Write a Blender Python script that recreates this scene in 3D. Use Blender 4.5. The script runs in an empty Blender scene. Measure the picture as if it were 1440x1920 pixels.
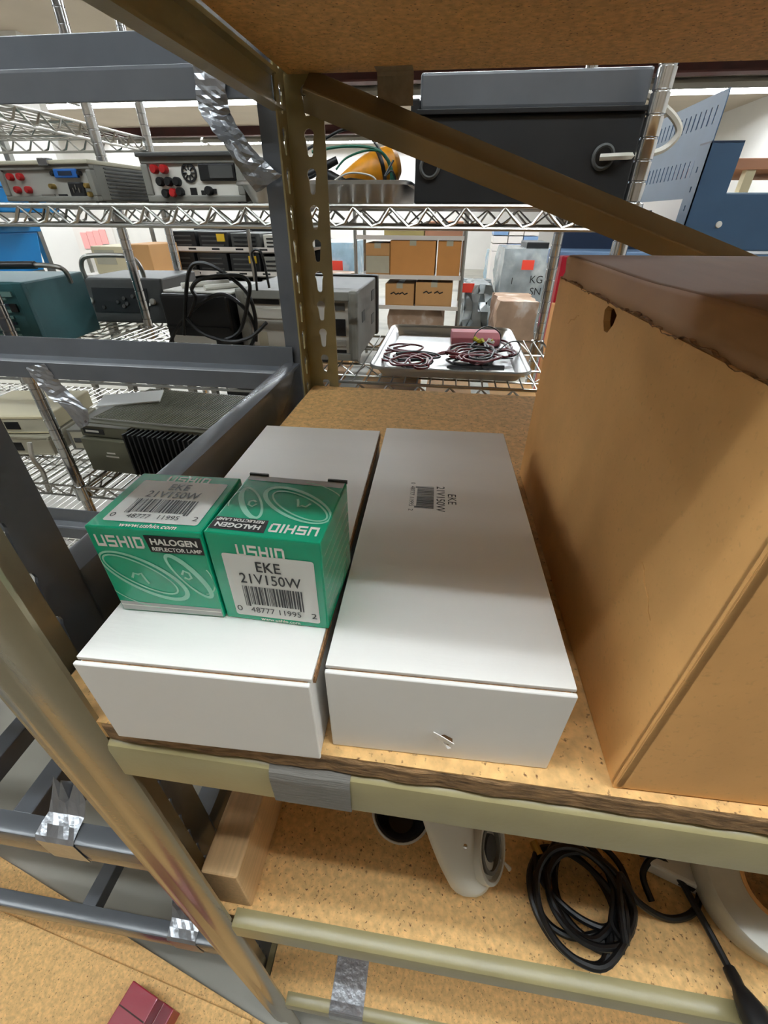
import bpy, bmesh, math, random
from mathutils import Matrix, Vector
random.seed(7)
scene = bpy.context.scene
COL = scene.collection
R_ = math.radians

# ------------------------------------------------------------------ camera
# world: origin at the lens, X along the shelves, Y into the room, Z up; the floor is 1.30 m below
F_PX = 808.7
ROT = ((0.99094956, 0.1341257, 0.00540924),      # right
       (0.08016628, -0.55900245, -0.82528154),   # down
       (-0.10766769, 0.81824602, -0.56469559))   # forward
cd = bpy.data.cameras.new('camera')
cam = bpy.data.objects.new('camera', cd)
COL.objects.link(cam)
cd.sensor_fit = 'VERTICAL'
cd.sensor_height = 24.0
cd.lens = 24.0 * F_PX / 1920.0
cd.clip_start = 0.01
cam.matrix_world = Matrix(((ROT[0][0], -ROT[1][0], -ROT[2][0], 0), (ROT[0][1], -ROT[1][1], -ROT[2][1], 0),
                           (ROT[0][2], -ROT[1][2], -ROT[2][2], 0), (0, 0, 0, 1)))
scene.camera = cam

# ------------------------------------------------------------------ light
w = bpy.data.worlds.new('warehouse_air')
scene.world = w
w.use_nodes = True
w.node_tree.nodes['Background'].inputs[0].default_value = (1.0, 0.97, 0.93, 1)
w.node_tree.nodes['Background'].inputs[1].default_value = 0.03
TUBE_EMIT = 49.0
TUBE_FAR = 85.0
vs = scene.view_settings
vs.view_transform = 'Standard'
vs.look = 'None'
vs.gamma = 1.0
vs.use_curve_mapping = False
vs.exposure = -0.05
cy = scene.cycles
cy.max_bounces = 4
cy.use_light_tree = False
cy.diffuse_bounces = 3
cy.use_adaptive_sampling = True
cy.adaptive_threshold = 0.08
cy.adaptive_min_samples = 16
cy.glossy_bounces = 3
cy.transmission_bounces = 2
cy.caustics_reflective = False
cy.caustics_refractive = False

FLOOR = -1.30
CEIL = 1.70


def ray(u, v):
    a, b = (u - 720) / F_PX, (v - 960) / F_PX
    return Vector([ROT[0][i] * a + ROT[1][i] * b + ROT[2][i] for i in range(3)])


def PX(u, v, x): r = ray(u, v); return r * (x / r.x)
def PY(u, v, y): r = ray(u, v); return r * (y / r.y)
def PZ(u, v, z): r = ray(u, v); return r * (z / r.z)


# ------------------------------------------------------------------ materials
def srgb(c):
    return tuple(((x / 255) / 12.92 if x / 255 <= .04045 else ((x / 255 + .055) / 1.055) ** 2.4) for x in c)


MATS = {}


def mat(name, c, rough=.5, metal=0.0, noise=None, bump=0.0, bscale=200, spec=.5, emit=0.0, stretch=None, coat=0.0, dark=None, alpha=1.0, trans=0.0):
    """c: sRGB 0-255. noise: (scale, amount). dark: (second colour, scale, lo, hi) speckle."""
    m = bpy.data.materials.new(name)
    m.use_nodes = True
    nt = m.node_tree
    b = nt.nodes['Principled BSDF']
    lin = srgb(c)
    b.inputs['Base Color'].default_value = (*lin, 1)
    b.inputs['Roughness'].default_value = rough
    b.inputs['Metallic'].default_value = metal
    b.inputs['Specular IOR Level'].default_value = spec
    b.inputs['Coat Weight'].default_value = coat
    b.inputs['Transmission Weight'].default_value = trans
    b.inputs['Alpha'].default_value = alpha
    if emit:
        b.inputs['Emission Color'].default_value = (*lin, 1)
        b.inputs['Emission Strength'].default_value = emit
    tc = nt.nodes.new('ShaderNodeTexCoord')
    mp = nt.nodes.new('ShaderNodeMapping')
    nt.links.new(tc.outputs['Object'], mp.inputs['Vector'])
    if stretch:
        mp.inputs['Scale'].default_value = stretch
    col = None
    if noise:
        n = nt.nodes.new('ShaderNodeTexNoise')
        n.inputs['Scale'].default_value = noise[0]
        n.inputs['Detail'].default_value = 5
        nt.links.new(mp.outputs[0], n.inputs['Vector'])
        r = nt.nodes.new('ShaderNodeValToRGB')
        a = noise[1]
        r.color_ramp.elements[0].position = .3
        r.color_ramp.elements[1].position = .7
        r.color_ramp.elements[0].color = (*[x * (1 - a) for x in lin], 1)
        r.color_ramp.elements[1].color = (*[min(1, x * (1 + a)) for x in lin], 1)
        nt.links.new(n.outputs['Fac'], r.inputs['Fac'])
        col = r.outputs['Color']
    if dark:
        n2 = nt.nodes.new('ShaderNodeTexNoise')
        n2.inputs['Scale'].default_value = dark[1]
        n2.inputs['Detail'].default_value = 3
        nt.links.new(mp.outputs[0], n2.inputs['Vector'])
        r2 = nt.nodes.new('ShaderNodeValToRGB')
        r2.color_ramp.elements[0].position = dark[2]
        r2.color_ramp.elements[1].position = dark[3]
        r2.color_ramp.elements[0].color = (0, 0, 0, 1)
        r2.color_ramp.elements[1].color = (1, 1, 1, 1)
        nt.links.new(n2.outputs['Fac'], r2.inputs['Fac'])
        mx = nt.nodes.new('ShaderNodeMix')
        mx.data_type = 'RGBA'
        nt.links.new(r2.outputs['Color'], mx.inputs['Factor'])
        if col:
            nt.links.new(col, mx.inputs['A'])
        else:
            mx.inputs['A'].default_value = (*lin, 1)
        mx.inputs['B'].default_value = (*srgb(dark[0]), 1)
        col = mx.outputs['Result']
    if col:
        nt.links.new(col, b.inputs['Base Color'])
    if bump:
        n3 = nt.nodes.new('ShaderNodeTexNoise')
        n3.inputs['Scale'].default_value = bscale
        n3.inputs['Detail'].default_value = 4
        nt.links.new(mp.outputs[0], n3.inputs['Vector'])
        bp = nt.nodes.new('ShaderNodeBump')
        bp.inputs['Strength'].default_value = bump
        bp.inputs['Distance'].default_value = .002
        nt.links.new(n3.outputs['Fac'], bp.inputs['Height'])
        nt.links.new(bp.outputs['Normal'], b.inputs['Normal'])
    MATS[name] = m
    return m


M = MATS
mat('concrete', (168, 164, 152), .45, noise=(3, .12), bump=.15, bscale=40, dark=((120, 116, 106), 1.3, .55, .75))
mat('ceiling_paint', (196, 182, 164), .9, noise=(1.2, .06))
mat('wall_paint', (232, 228, 222), .8, noise=(1.5, .04))
mat('maroon', (70, 26, 22), .6, noise=(6, .2))
mat('tube', (238, 248, 255), emit=TUBE_EMIT)
mat('tube_far', (240, 248, 255), emit=TUBE_FAR)
mat('fixture', (150, 148, 142), .5)
mat('olive_post', (150, 138, 112), .24, .5, noise=(18, .05), bump=.05, bscale=300)
mat('olive', (156, 144, 102), .3, noise=(18, .07), bump=.05, bscale=300, spec=.55)
mat('slate', (92, 95, 100), .22, noise=(14, .08), spec=.6)
mat('particle', (226, 180, 116), .7, noise=(160, .2), bump=.25, bscale=380, dark=((120, 80, 42), 330, .62, .72))
mat('particle_edge', (140, 108, 72), .85, noise=(190, .55), bump=1.0, bscale=260, stretch=(.5, 1, 1.6))
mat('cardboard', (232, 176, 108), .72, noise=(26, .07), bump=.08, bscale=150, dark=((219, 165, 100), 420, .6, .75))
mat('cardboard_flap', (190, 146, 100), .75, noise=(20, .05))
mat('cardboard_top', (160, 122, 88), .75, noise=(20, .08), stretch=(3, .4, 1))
mat('cardboard_inner', (120, 84, 46), .85, noise=(300, .4), bump=.6, bscale=300)
mat('white_board', (236, 232, 226), .5, noise=(14, .025), bump=.04, bscale=200, stretch=(.4, 2.5, 1))
mat('corrugate', (164, 122, 82), .85, noise=(400, .5), bump=.8, bscale=500)
mat('label_paper', (226, 226, 220), .55)
mat('green_print', (0, 170, 126), .26, noise=(30, .05), coat=.4)
mat('green_pale', (150, 222, 192), .32, coat=.3)
mat('silver_print', (178, 180, 176), .3, coat=.3)
mat('ink', (22, 22, 22), .45)
mat('print_white', (240, 240, 232), .4)
mat('chrome', (205, 205, 205), .16, 1.0)
mat('chrome_wire', (190, 188, 182), .28, 1.0)
mat('aluminium', (196, 196, 194), .36, 1.0, noise=(9, .06), bump=.04, bscale=60)
mat('duct_tape', (160, 162, 166), .3, .8, noise=(60, .08), bump=.5, bscale=90)
mat('grey_tape', (122, 118, 112), .6, noise=(240, .14), bump=.3, bscale=320, stretch=(.2, 1, 3))
mat('worn_tape', (160, 146, 122), .7, noise=(160, .1), bump=.3, bscale=200)
mat('black_plastic', (20, 20, 21), .42)
mat('black_cable', (14, 14, 15), .38)
mat('black_metal', (24, 24, 25), .5, noise=(20, .2))
mat('wood', (214, 174, 124), .65, noise=(22, .10), stretch=(14, 1, 14), bump=.1, bscale=60)
mat('red_paint', (150, 16, 42), .3, coat=.3)
mat('white_plastic', (216, 212, 200), .4)
mat('clear_tape', (206, 202, 186), .25, spec=.7, noise=(30, .1))
mat('beige', (186, 180, 158), .5, noise=(12, .05))
mat('warm_grey', (128, 126, 118), .5, noise=(40, .06))
mat('dark_grey', (74, 74, 72), .5, noise=(30, .08))
mat('panel_pale', (206, 202, 192), .45)
mat('teal', (42, 92, 96), .5, noise=(25, .07))
mat('teal_pale', (120, 158, 152), .5)
mat('army', (96, 94, 76), .55, noise=(20, .06))
mat('silver_panel', (176, 174, 166), .4, .3)
mat('blue_conn', (40, 100, 176), .35)
mat('red_knob', (172, 30, 32), .35)
mat('brass', (176, 150, 90), .3, .9)
mat('pink_foam', (240, 140, 150), .6)
mat('yellow_green', (196, 184, 50), .5)
mat('dark_red_lead', (92, 14, 22), .35)
mat('green_cable', (36, 104, 82), .4)
mat('amber', (226, 148, 26), .42, noise=(60, .15))
mat('navy', (54, 80, 106), .38, noise=(10, .08))
mat('navy_dark', (32, 46, 68), .4)
mat('light_blue', (120, 150, 186), .4)
mat('sky_bin', (16, 132, 204), .4)
mat('red_post', (176, 24, 46), .4)
mat('cream', (216, 204, 168), .6)
mat('pink_paper', (244, 170, 164), .7)
mat('rail_white', (226, 218, 210), .5)
mat('shrink_wrap', (140, 148, 150), .22, noise=(7, .2), bump=.7, bscale=14, spec=.8, dark=((186, 190, 188), 5, .55, .75))
mat('shrink_blue', (150, 178, 194), .25, noise=(7, .2), bump=.7, bscale=14, dark=((214, 220, 222), 5, .5, .7))
mat('brown_goods', (176, 146, 122), .6, noise=(6, .2), bump=.5, bscale=18, dark=((214, 204, 196), 6, .52, .7))
mat('red_tag', (236, 72, 52), .6)
mat('carton_orange', (216, 150, 82), .7, noise=(6, .05))
mat('carton_tan', (206, 156, 100), .7, noise=(6, .05))
mat('carton_green', (186, 170, 110), .7)
mat('carton_pink', (196, 142, 112), .7)
mat('yellow_note', (232, 190, 40), .6)
mat('steel_dull', (150, 148, 142), .35, .9)


# ------------------------------------------------------------------ mesh building
class MB:
    def __init__(s, m=None):
        s.v, s.f, s.m = [], [], m or Matrix.Identity(4)

    def add(s, vs, fs):
        o = len(s.v)
        s.v += [tuple(s.m @ Vector(p)) for p in vs]
        s.f += [[i + o for i in f] for f in fs]
        return s

    def box(s, x0, x1, y0, y1, z0, z1):
        return s.add([(x0, y0, z0), (x1, y0, z0), (x1, y1, z0), (x0, y1, z0), (x0, y0, z1), (x1, y0, z1), (x1, y1, z1), (x0, y1, z1)],
                     [(3, 2, 1, 0), (4, 5, 6, 7), (0, 1, 5, 4), (1, 2, 6, 5), (2, 3, 7, 6), (3, 0, 4, 7)])

    def hexa(s, p):
        return s.add(p, [(3, 2, 1, 0), (4, 5, 6, 7), (0, 1, 5, 4), (1, 2, 6, 5), (2, 3, 7, 6), (3, 0, 4, 7)])

    def prism(s, prof, a, b, axis='x'):
        """prof: 2D closed profile; extruded along an axis from a to b."""
        n = len(prof)
        def P(q, t):
            return {'x': (t, q[0], q[1]), 'y': (q[0], t, q[1]), 'z': (q[0], q[1], t)}[axis]
        vs = [P(q, a) for q in prof] + [P(q, b) for q in prof]
        fs = [(i, (i + 1) % n, (i + 1) % n + n, i + n) for i in range(n)]
        fs += [list(range(n))[::-1], list(range(n, 2 * n))]
        return s.add(vs, fs)

    def tube(s, pts, r, n=8, closed=False):
        pts = [Vector(p) for p in pts]
        k = len(pts)
        if not closed and k == 2:
            pass
        rings = []
        up = None
        for i, p in enumerate(pts):
            if closed:
                t = pts[(i + 1) % k] - pts[i - 1]
            else:
                t = pts[min(i + 1, k - 1)] - pts[max(i - 1, 0)]
            if t.length < 1e-9:
                t = Vector((0, 0, 1))
            t.normalize()
            if up is None:
                up = Vector((0, 0, 1)) if abs(t.z) < .9 else Vector((1, 0, 0))
            a = t.cross(up)
            if a.length < 1e-6:
                a = t.orthogonal()
            a.normalize()
            b = a.cross(t).normalized()
            up = b
            rr = r[i] if isinstance(r, (list, tuple)) else r
            rings.append([p + a * (math.cos(2 * math.pi * j / n) * rr) + b * (math.sin(2 * math.pi * j / n) * rr) for j in range(n)])
        vs = [q for ring in rings for q in ring]
        fs = []
        for i in range(k if closed else k - 1):
            for j in range(n):
                i2 = (i + 1) % k
                fs.append((i * n + j, i * n + (j + 1) % n, i2 * n + (j + 1) % n, i2 * n + j))
        if not closed:
            fs += [list(range(n))[::-1], [(k - 1) * n + j for j in range(n)]]
        return s.add(vs, fs)

    def lathe(s, prof, c=(0, 0, 0), n=24, axis=(0, 0, 1), closed=False):
        """prof: list of (r, h) along the axis from c."""
        ax = Vector(axis).normalized()
        a = ax.orthogonal().normalized()
        b = ax.cross(a)
        c = Vector(c)
        vs, fs = [], []
        for (r, h) in prof:
            for j in range(n):
                t = 2 * math.pi * j / n
                vs.append(c + ax * h + a * (math.cos(t) * r) + b * (math.sin(t) * r))
        k = len(prof)
        for i in range(k if closed else k - 1):
            i2 = (i + 1) % k
            for j in range(n):
                fs.append((i * n + j, i * n + (j + 1) % n, i2 * n + (j + 1) % n, i2 * n + j))
        if not closed:
            if prof[0][0] > 1e-6:
                fs.append(list(range(n))[::-1])
            if prof[-1][0] > 1e-6:
                fs.append([(k - 1) * n + j for j in range(n)])
        return s.add(vs, fs)

    def ribbon(s, pts, wids, th=.0006):
        """pts: centre points; wids: width vectors (half)."""
        vs = []
        k = len(pts)
        for i in range(k):
            p, h = Vector(pts[i]), Vector(wids[i])
            t = Vector(pts[min(i + 1, k - 1)]) - Vector(pts[max(i - 1, 0)])
            nn = t.cross(h).normalized() * th
            vs += [p - h + nn, p + h + nn, p + h - nn, p - h - nn]
        fs = [(0, 1, 2, 3)]
        for i in range(k - 1):
            for j in range(4):
                fs.append((i * 4 + j, i * 4 + (j + 1) % 4, i * 4 + 4 + (j + 1) % 4, i * 4 + 4 + j))
        fs.append([(k - 1) * 4 + j for j in (3, 2, 1, 0)])
        return s.add(vs, fs)

    def build(s, name, m, parent=None, bevel=0, seg=2, smooth=False, kind=None, label=None):
        me = bpy.data.meshes.new(name)
        me.from_pydata(s.v, [], s.f)
        bm = bmesh.new()
        bm.from_mesh(me)
        bmesh.ops.delete(bm, geom=[q for q in bm.verts if not q.link_faces], context='VERTS')
        bmesh.ops.recalc_face_normals(bm, faces=bm.faces)
        if bevel:
            es = [e for e in bm.edges if len(e.link_faces) == 2 and e.calc_face_angle(0) > .6]
            bmesh.ops.bevel(bm, geom=es, offset=bevel, segments=seg, profile=.6, affect='EDGES', clamp_overlap=True)
        if smooth:
            for f in bm.faces:
                f.smooth = True
            for e in bm.edges:
                if len(e.link_faces) == 2 and e.calc_face_angle(0) > .7:
                    e.smooth = False
        bm.to_mesh(me)
        bm.free()
        return link(name, me, m, parent, kind, label)


def world_of(o):
    mtx = o.matrix_basis.copy()
    if o.parent:
        mtx = world_of(o.parent) @ o.matrix_parent_inverse @ mtx
    return mtx


def link(name, me, m, parent=None, kind=None, label=None):
    o = bpy.data.objects.new(name, me)
    COL.objects.link(o)
    if m:
        me.materials.append(M[m] if isinstance(m, str) else m)
    if parent:
        o.parent = parent
        o.matrix_parent_inverse = world_of(parent).inverted()
    if kind:
        o['kind'] = kind
    if label:
        o['label'] = label
    return o


def thing(name, label, cat, loc, group=None):
    o = bpy.data.objects.new(name, None)
    o.empty_display_size = .05
    COL.objects.link(o)
    o.location = loc
    o['label'] = label
    o['category'] = cat
    if group:
        o['group'] = group
    return o


def tag(o, label, cat, group=None):
    o['label'] = label
    o['category'] = cat
    if group:
        o['group'] = group
    return o


def struct(o):
    o['kind'] = 'structure'
    return o


def frame(o, u, v, n=None):
    u, v = Vector(u).normalized(), Vector(v).normalized()
    n = Vector(n) if n else u.cross(v)
    return Matrix(((u.x, v.x, n.x, o[0]), (u.y, v.y, n.y, o[1]), (u.z, v.z, n.z, o[2]), (0, 0, 0, 1)))


def yawed(x, y, z, deg):
    return Matrix.Translation((x, y, z)) @ Matrix.Rotation(R_(deg), 4, 'Z')


def text_mesh(body, size, bold=0.0, sx=1.0, align='CENTER', shear=0):
    c = bpy.data.curves.new('t', 'FONT')
    c.body = body
    c.size = size
    c.offset = bold
    c.align_x = align
    c.shear = shear
    c.resolution_u = 3
    o = bpy.data.objects.new('t', c)
    me = bpy.data.meshes.new_from_object(o)
    bpy.data.objects.remove(o)
    bpy.data.curves.remove(c)
    vs = [(v.co.x * sx, v.co.y) for v in me.vertices]
    fs = [list(p.vertices) for p in me.polygons]
    bpy.data.meshes.remove(me)
    return vs, fs


def lettering(body, fr, u, v, size, m, parent, bold=0.0, sx=1.0, align='CENTER', rot=0, name='lettering', lift=.00025, shear=0):
    vs, fs = text_mesh(body, size, bold, sx, align, shear)
    ca, sa = math.cos(R_(rot)), math.sin(R_(rot))
    b = MB(fr)
    b.add([(u + x * ca - y * sa, v + x * sa + y * ca, lift) for x, y in vs], fs)
    return b.build(name, m, parent)


def decal(fr, pts, m, parent, name, lift=.00015):
    b = MB(fr)
    n = len(pts)
    b.add([(p[0], p[1], lift) for p in pts], [list(range(n))])
    return b.build(name, m, parent)


def rrect(u0, u1, v0, v1, r, n=5):
    out = []
    for cx, cy, a0 in ((u1 - r, v1 - r, 0), (u0 + r, v1 - r, 90), (u0 + r, v0 + r, 180), (u1 - r, v0 + r, 270)):
        for k in range(n + 1):
            a = R_(a0 + 90 * k / n)
            out.append((cx + r * math.cos(a), cy + r * math.sin(a)))
    return out


def stroke(fr, pts, wd, m, parent, name, lift=.0002, closed=False, clip=None):
    """flat printed line of half width wd (number or list)."""
    b = MB(fr)
    k = len(pts)
    vs, fs = [], []
    for i, p in enumerate(pts):
        q0 = pts[i - 1] if (i or closed) else pts[0]
        q1 = pts[(i + 1) % k] if (i < k - 1 or closed) else pts[-1]
        t = Vector((q1[0] - q0[0], q1[1] - q0[1]))
        t = t.normalized() if t.length > 0 else Vector((1, 0))
        h = wd[i] if isinstance(wd, list) else wd
        for sgn in (1, -1):
            x, y = p[0] - t.y * h * sgn, p[1] + t.x * h * sgn
            if clip:
                x, y = min(max(x, clip[0]), clip[1]), min(max(y, clip[2]), clip[3])
            vs.append((x, y, lift))
    for i in range(k if closed else k - 1):
        j = (i + 1) % k
        fs.append((2 * i, 2 * i + 1, 2 * j + 1, 2 * j))
    b.add(vs, fs)
    return b.build(name, m, parent)


def ellipse(cx, cy, a, b, rot, n=40, t0=0, t1=360):
    out = []
    c, s = math.cos(R_(rot)), math.sin(R_(rot))
    m = n if t1 - t0 >= 360 else n + 1
    for k in range(m):
        t = R_(t0 + (t1 - t0) * k / n)
        x, y = a * math.cos(t), b * math.sin(t)
        out.append((cx + x * c - y * s, cy + x * s + y * c))
    return out


def barcode(fr, u0, u1, v0, v1, parent, seed=3, lift=.00025, rot=0):
    rnd = random.Random(seed)
    b = MB(fr)
    L = u1 - u0
    x = u0
    mod = L / 95
    i = 0
    while x < u1 - mod:
        wd = rnd.choice((1, 1, 2, 3)) * mod
        tall = (x - u0 < L * .1) or (x > u1 - L * .1)
        lo = v0 - (v1 - v0) * (.12 if tall else 0)
        if rot:
            b.add([(lo if 0 else -lo, x, lift), (-v1, x, lift), (-v1, min(x + wd, u1), lift), (-lo, min(x + wd, u1), lift)], [(0, 1, 2, 3)])
        else:
            b.add([(x, lo, lift), (min(x + wd, u1), lo, lift), (min(x + wd, u1), v1, lift), (x, v1, lift)], [(0, 1, 2, 3)])
        x += wd + rnd.choice((1, 1, 2)) * mod
    return b.build('barcode', 'ink', parent)


def holed_plate(outer, holes, th, fr, name, m, parent):
    """flat plate with real holes; outer and holes in the plate's own 2D frame, thickness along -n."""
    bm = bmesh.new()
    es = []
    for loop in [outer] + holes:
        vs = [bm.verts.new((p[0], p[1], 0)) for p in loop]
        for i in range(len(vs)):
            es.append(bm.edges.new((vs[i], vs[(i + 1) % len(vs)])))
    bmesh.ops.triangle_fill(bm, use_beauty=True, edges=es)
    ext = bmesh.ops.extrude_face_region(bm, geom=bm.faces[:])
    for e in ext['geom']:
        if isinstance(e, bmesh.types.BMVert):
            e.co.z -= th
    bmesh.ops.recalc_face_normals(bm, faces=bm.faces)
    bm.transform(fr)
    me = bpy.data.meshes.new(name)
    bm.to_mesh(me)
    bm.free()
    return link(name, me, m, parent)


def keyhole(cx, cy, s=1.0):
    """teardrop slot: wide head on top, narrow tail below."""
    out = []
    for k in range(9):
        a = R_(-40 + 260 * k / 8)
        out.append((cx + .0062 * s * math.cos(a), cy + .006 * s + .0062 * s * math.sin(a)))
    out += [(cx - .0034 * s, cy - .012 * s), (cx - .002 * s, cy - .0145 * s), (cx + .002 * s, cy - .0145 * s), (cx + .0034 * s, cy - .012 * s)]
    return out


def copy_tree(o, parent=None, dloc=None):
    c = o.copy()
    COL.objects.link(c)
    if parent:
        c.parent = parent
        c.matrix_parent_inverse = o.matrix_parent_inverse.copy()
    if dloc:
        c.location = Vector(o.location) + Vector(dloc)
    for ch in o.children:
        copy_tree(ch, c)
    return c


def curve_pts(ctrl, n=8, closed=False):
    """Catmull-Rom through control points."""
    P = [Vector(p) for p in ctrl]
    k = len(P)
    out = []
    rng = range(k if closed else k - 1)
    for i in rng:
        if closed:
            p0, p1, p2, p3 = P[i - 1], P[i], P[(i + 1) % k], P[(i + 2) % k]
        else:
            p0, p1, p2, p3 = P[max(i - 1, 0)], P[i], P[i + 1], P[min(i + 2, k - 1)]
        for j in range(n):
            t = j / n
            out.append(.5 * ((2 * p1) + (p2 - p0) * t + (2 * p0 - 5 * p1 + 4 * p2 - p3) * t * t + (3 * p1 - p0 - 3 * p2 + p3) * t ** 3))
    if not closed:
        out.append(P[-1])
    return out

# ------------------------------------------------------------------ the room
struct(MB().box(-9.2, 5.2, -6, 15.4, FLOOR - .1, FLOOR).build('floor', 'concrete'))
struct(MB().box(-9.2, 5.2, -6, 15.4, CEIL, CEIL + .1).build('ceiling', 'ceiling_paint'))
struct(MB().box(-9.2, 5.2, 15.2, 15.4, FLOOR, CEIL).build('wall_back', 'wall_paint'))
struct(MB().box(5.0, 5.2, -6, 15.2, FLOOR, CEIL).build('wall_right', 'wall_paint'))
mat('blocker_brown', (150, 138, 124), .8, noise=(3, .35))
struct(MB().box(-9.2, -9.0, -6, 15.2, FLOOR, CEIL).build('wall_left', 'wall_paint'))
struct(MB().box(-9, 4.6, -1.75, -1.45, FLOOR, .95).build('wall_blocker', 'blocker_brown'))  # unseen wall of stock behind the camera, added to cut ambient light
YPART = 6.4
pr = PY(65, 170, YPART)
struct(MB().box(-9.0, pr.x, YPART, YPART + .12, FLOOR, CEIL).build('wall_partition', 'wall_paint'))
for i, (y, h) in enumerate(((8.3, .15), (12.6, .17))):
    b = MB()
    b.prism([(y - .1, CEIL - h), (y + .1, CEIL - h), (y + .1, CEIL - h + .02), (y + .015, CEIL - h + .02), (y + .015, CEIL), (y - .015, CEIL), (y - .015, CEIL - h + .02), (y - .1, CEIL - h + .02)], -9.0, 5.0)
    o = struct(b.build('trim_%d' % (i + 1), 'maroon'))

ROWS = [(-.172, -6, 4.7, 'tube', 'twin-tube strip light over the aisle above the photographer'),
        (4.6, -9, 4.4, 'tube_far', 'fluorescent strip light in the ceiling row nearest behind the wire racks'),
        (9.35, -9, 4.4, 'tube_far', 'fluorescent strip light in the middle ceiling row'),
        (14.05, -9, 0, 'tube_far', 'fluorescent strip light in the farthest ceiling row by the back wall')]
for (y, xa, xb, tm, lab) in ROWS:
    first = None
    x = xa
    while x < xb - .1:
        if first is None:
            t = thing('strip_light', lab, 'ceiling light', (x, y, CEIL), 'strip lights of the ceiling row %.0f' % (y + 1))
            MB().prism([(y - .2, CEIL - .145), (y - .19, CEIL - .075), (y - .08, CEIL - .001), (y + .08, CEIL - .001), (y + .19, CEIL - .075), (y + .2, CEIL - .145),
                        (y + .195, CEIL - .145), (y + .182, CEIL - .08), (y + .07, CEIL - .02), (y - .07, CEIL - .02), (y - .182, CEIL - .08), (y - .195, CEIL - .145)],
                       x + .02, x + 2.32).build('reflector', 'fixture', t)
            for dy in (-.1, .1):
                MB().tube([(x + .05, y + dy, CEIL - .1), (x + 2.29, y + dy, CEIL - .1)], .019, 8).build('lamp_tube', tm, t, smooth=True)
            for ex in (x + .03, x + 2.28):
                MB().box(ex, ex + .03, y - .14, y + .14, CEIL - .125, CEIL - .06).build('lamp_holder', 'fixture', t)
            first, fx = t, x
        else:
            copy_tree(first, None, (x - fx, 0, 0))
        x += 2.36


# ------------------------------------------------------------------ rack A: tan shelving unit holding the boxes
XL, XR, YF, YB = -.222, 1.04, .107, .680
A = thing('shelving_unit', 'tan metal shelving unit with particle board shelves holding the white boxes', 'shelving', (.4, .4, FLOOR))
ZTOP = .62


def slots(z0, z1, c, pitch=.0381, ph=.0):
    out = []
    k = math.ceil((z0 + .03 - ph) / pitch)
    while ph + k * pitch < z1 - .03:
        out.append(keyhole(c, ph + k * pitch))
        k += 1
    return out


def angle_post(root, xc, yc, sx, sy, m, wx, wy, z0, z1, slot_x, slot_y, bead=False):
    """L post: corner (xc,yc); flanges run sx along X and sy along Y. slot_*: distance of the slot line from the corner."""
    p = bpy.data.objects.new('post', None)
    p.empty_display_size = .02
    COL.objects.link(p)
    p.parent = root
    p.location = (xc, yc, z0)
    p.matrix_parent_inverse = world_of(root).inverted()
    th = .0022
    # flange in the XZ plane
    if bead:
        a, b = sorted((xc, xc + sx * wx))
        y = yc
        MB().prism([(a, y + .002), (a + .003, y - .001), (a + .012, y - .0022), (a + .018, y - .0005), (a + .022, y - .0005), (a + .03, y - .0025),
                    (b - .004, y - .0025), (b, y), (b, y + .0024), (a, y + .0045)], z0, z1, 'z').build('flange', m, p, smooth=True)
    else:
        a, b = sorted((xc, xc + sx * wx))
        fr = frame((0, yc, 0), (1, 0, 0), (0, 0, 1))
        holed_plate([(a, z0), (b, z0), (b, z1), (a, z1)], slots(z0, z1, xc + sx * slot_x), th, fr, 'flange', m, p)
    a, b = sorted((yc + .0005, yc + sy * wy))
    fr = frame((xc if sx > 0 else xc + .0, 0, 0), (0, 1, 0), (0, 0, 1))
    holed_plate([(a, z0), (b, z0), (b, z1), (a, z1)], slots(z0, z1, yc + sy * slot_y), th, fr, 'flange', m, p)
    return p


angle_post(A, XL, YF, 1, 1, 'olive_post', .051, .046, FLOOR, ZTOP, .02, .008, bead=True)
angle_post(A, -.211, .6785, 1, -1, 'olive', .046, .034, FLOOR, ZTOP, .026, .016)
angle_post(A, XR, YF, -1, 1, 'olive', .051, .046, FLOOR, ZTOP, .02, .0375, bead=True)
angle_post(A, XR - .01, .6785, -1, -1, 'olive', .046, .034, FLOOR, ZTOP, .026, .016)

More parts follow.
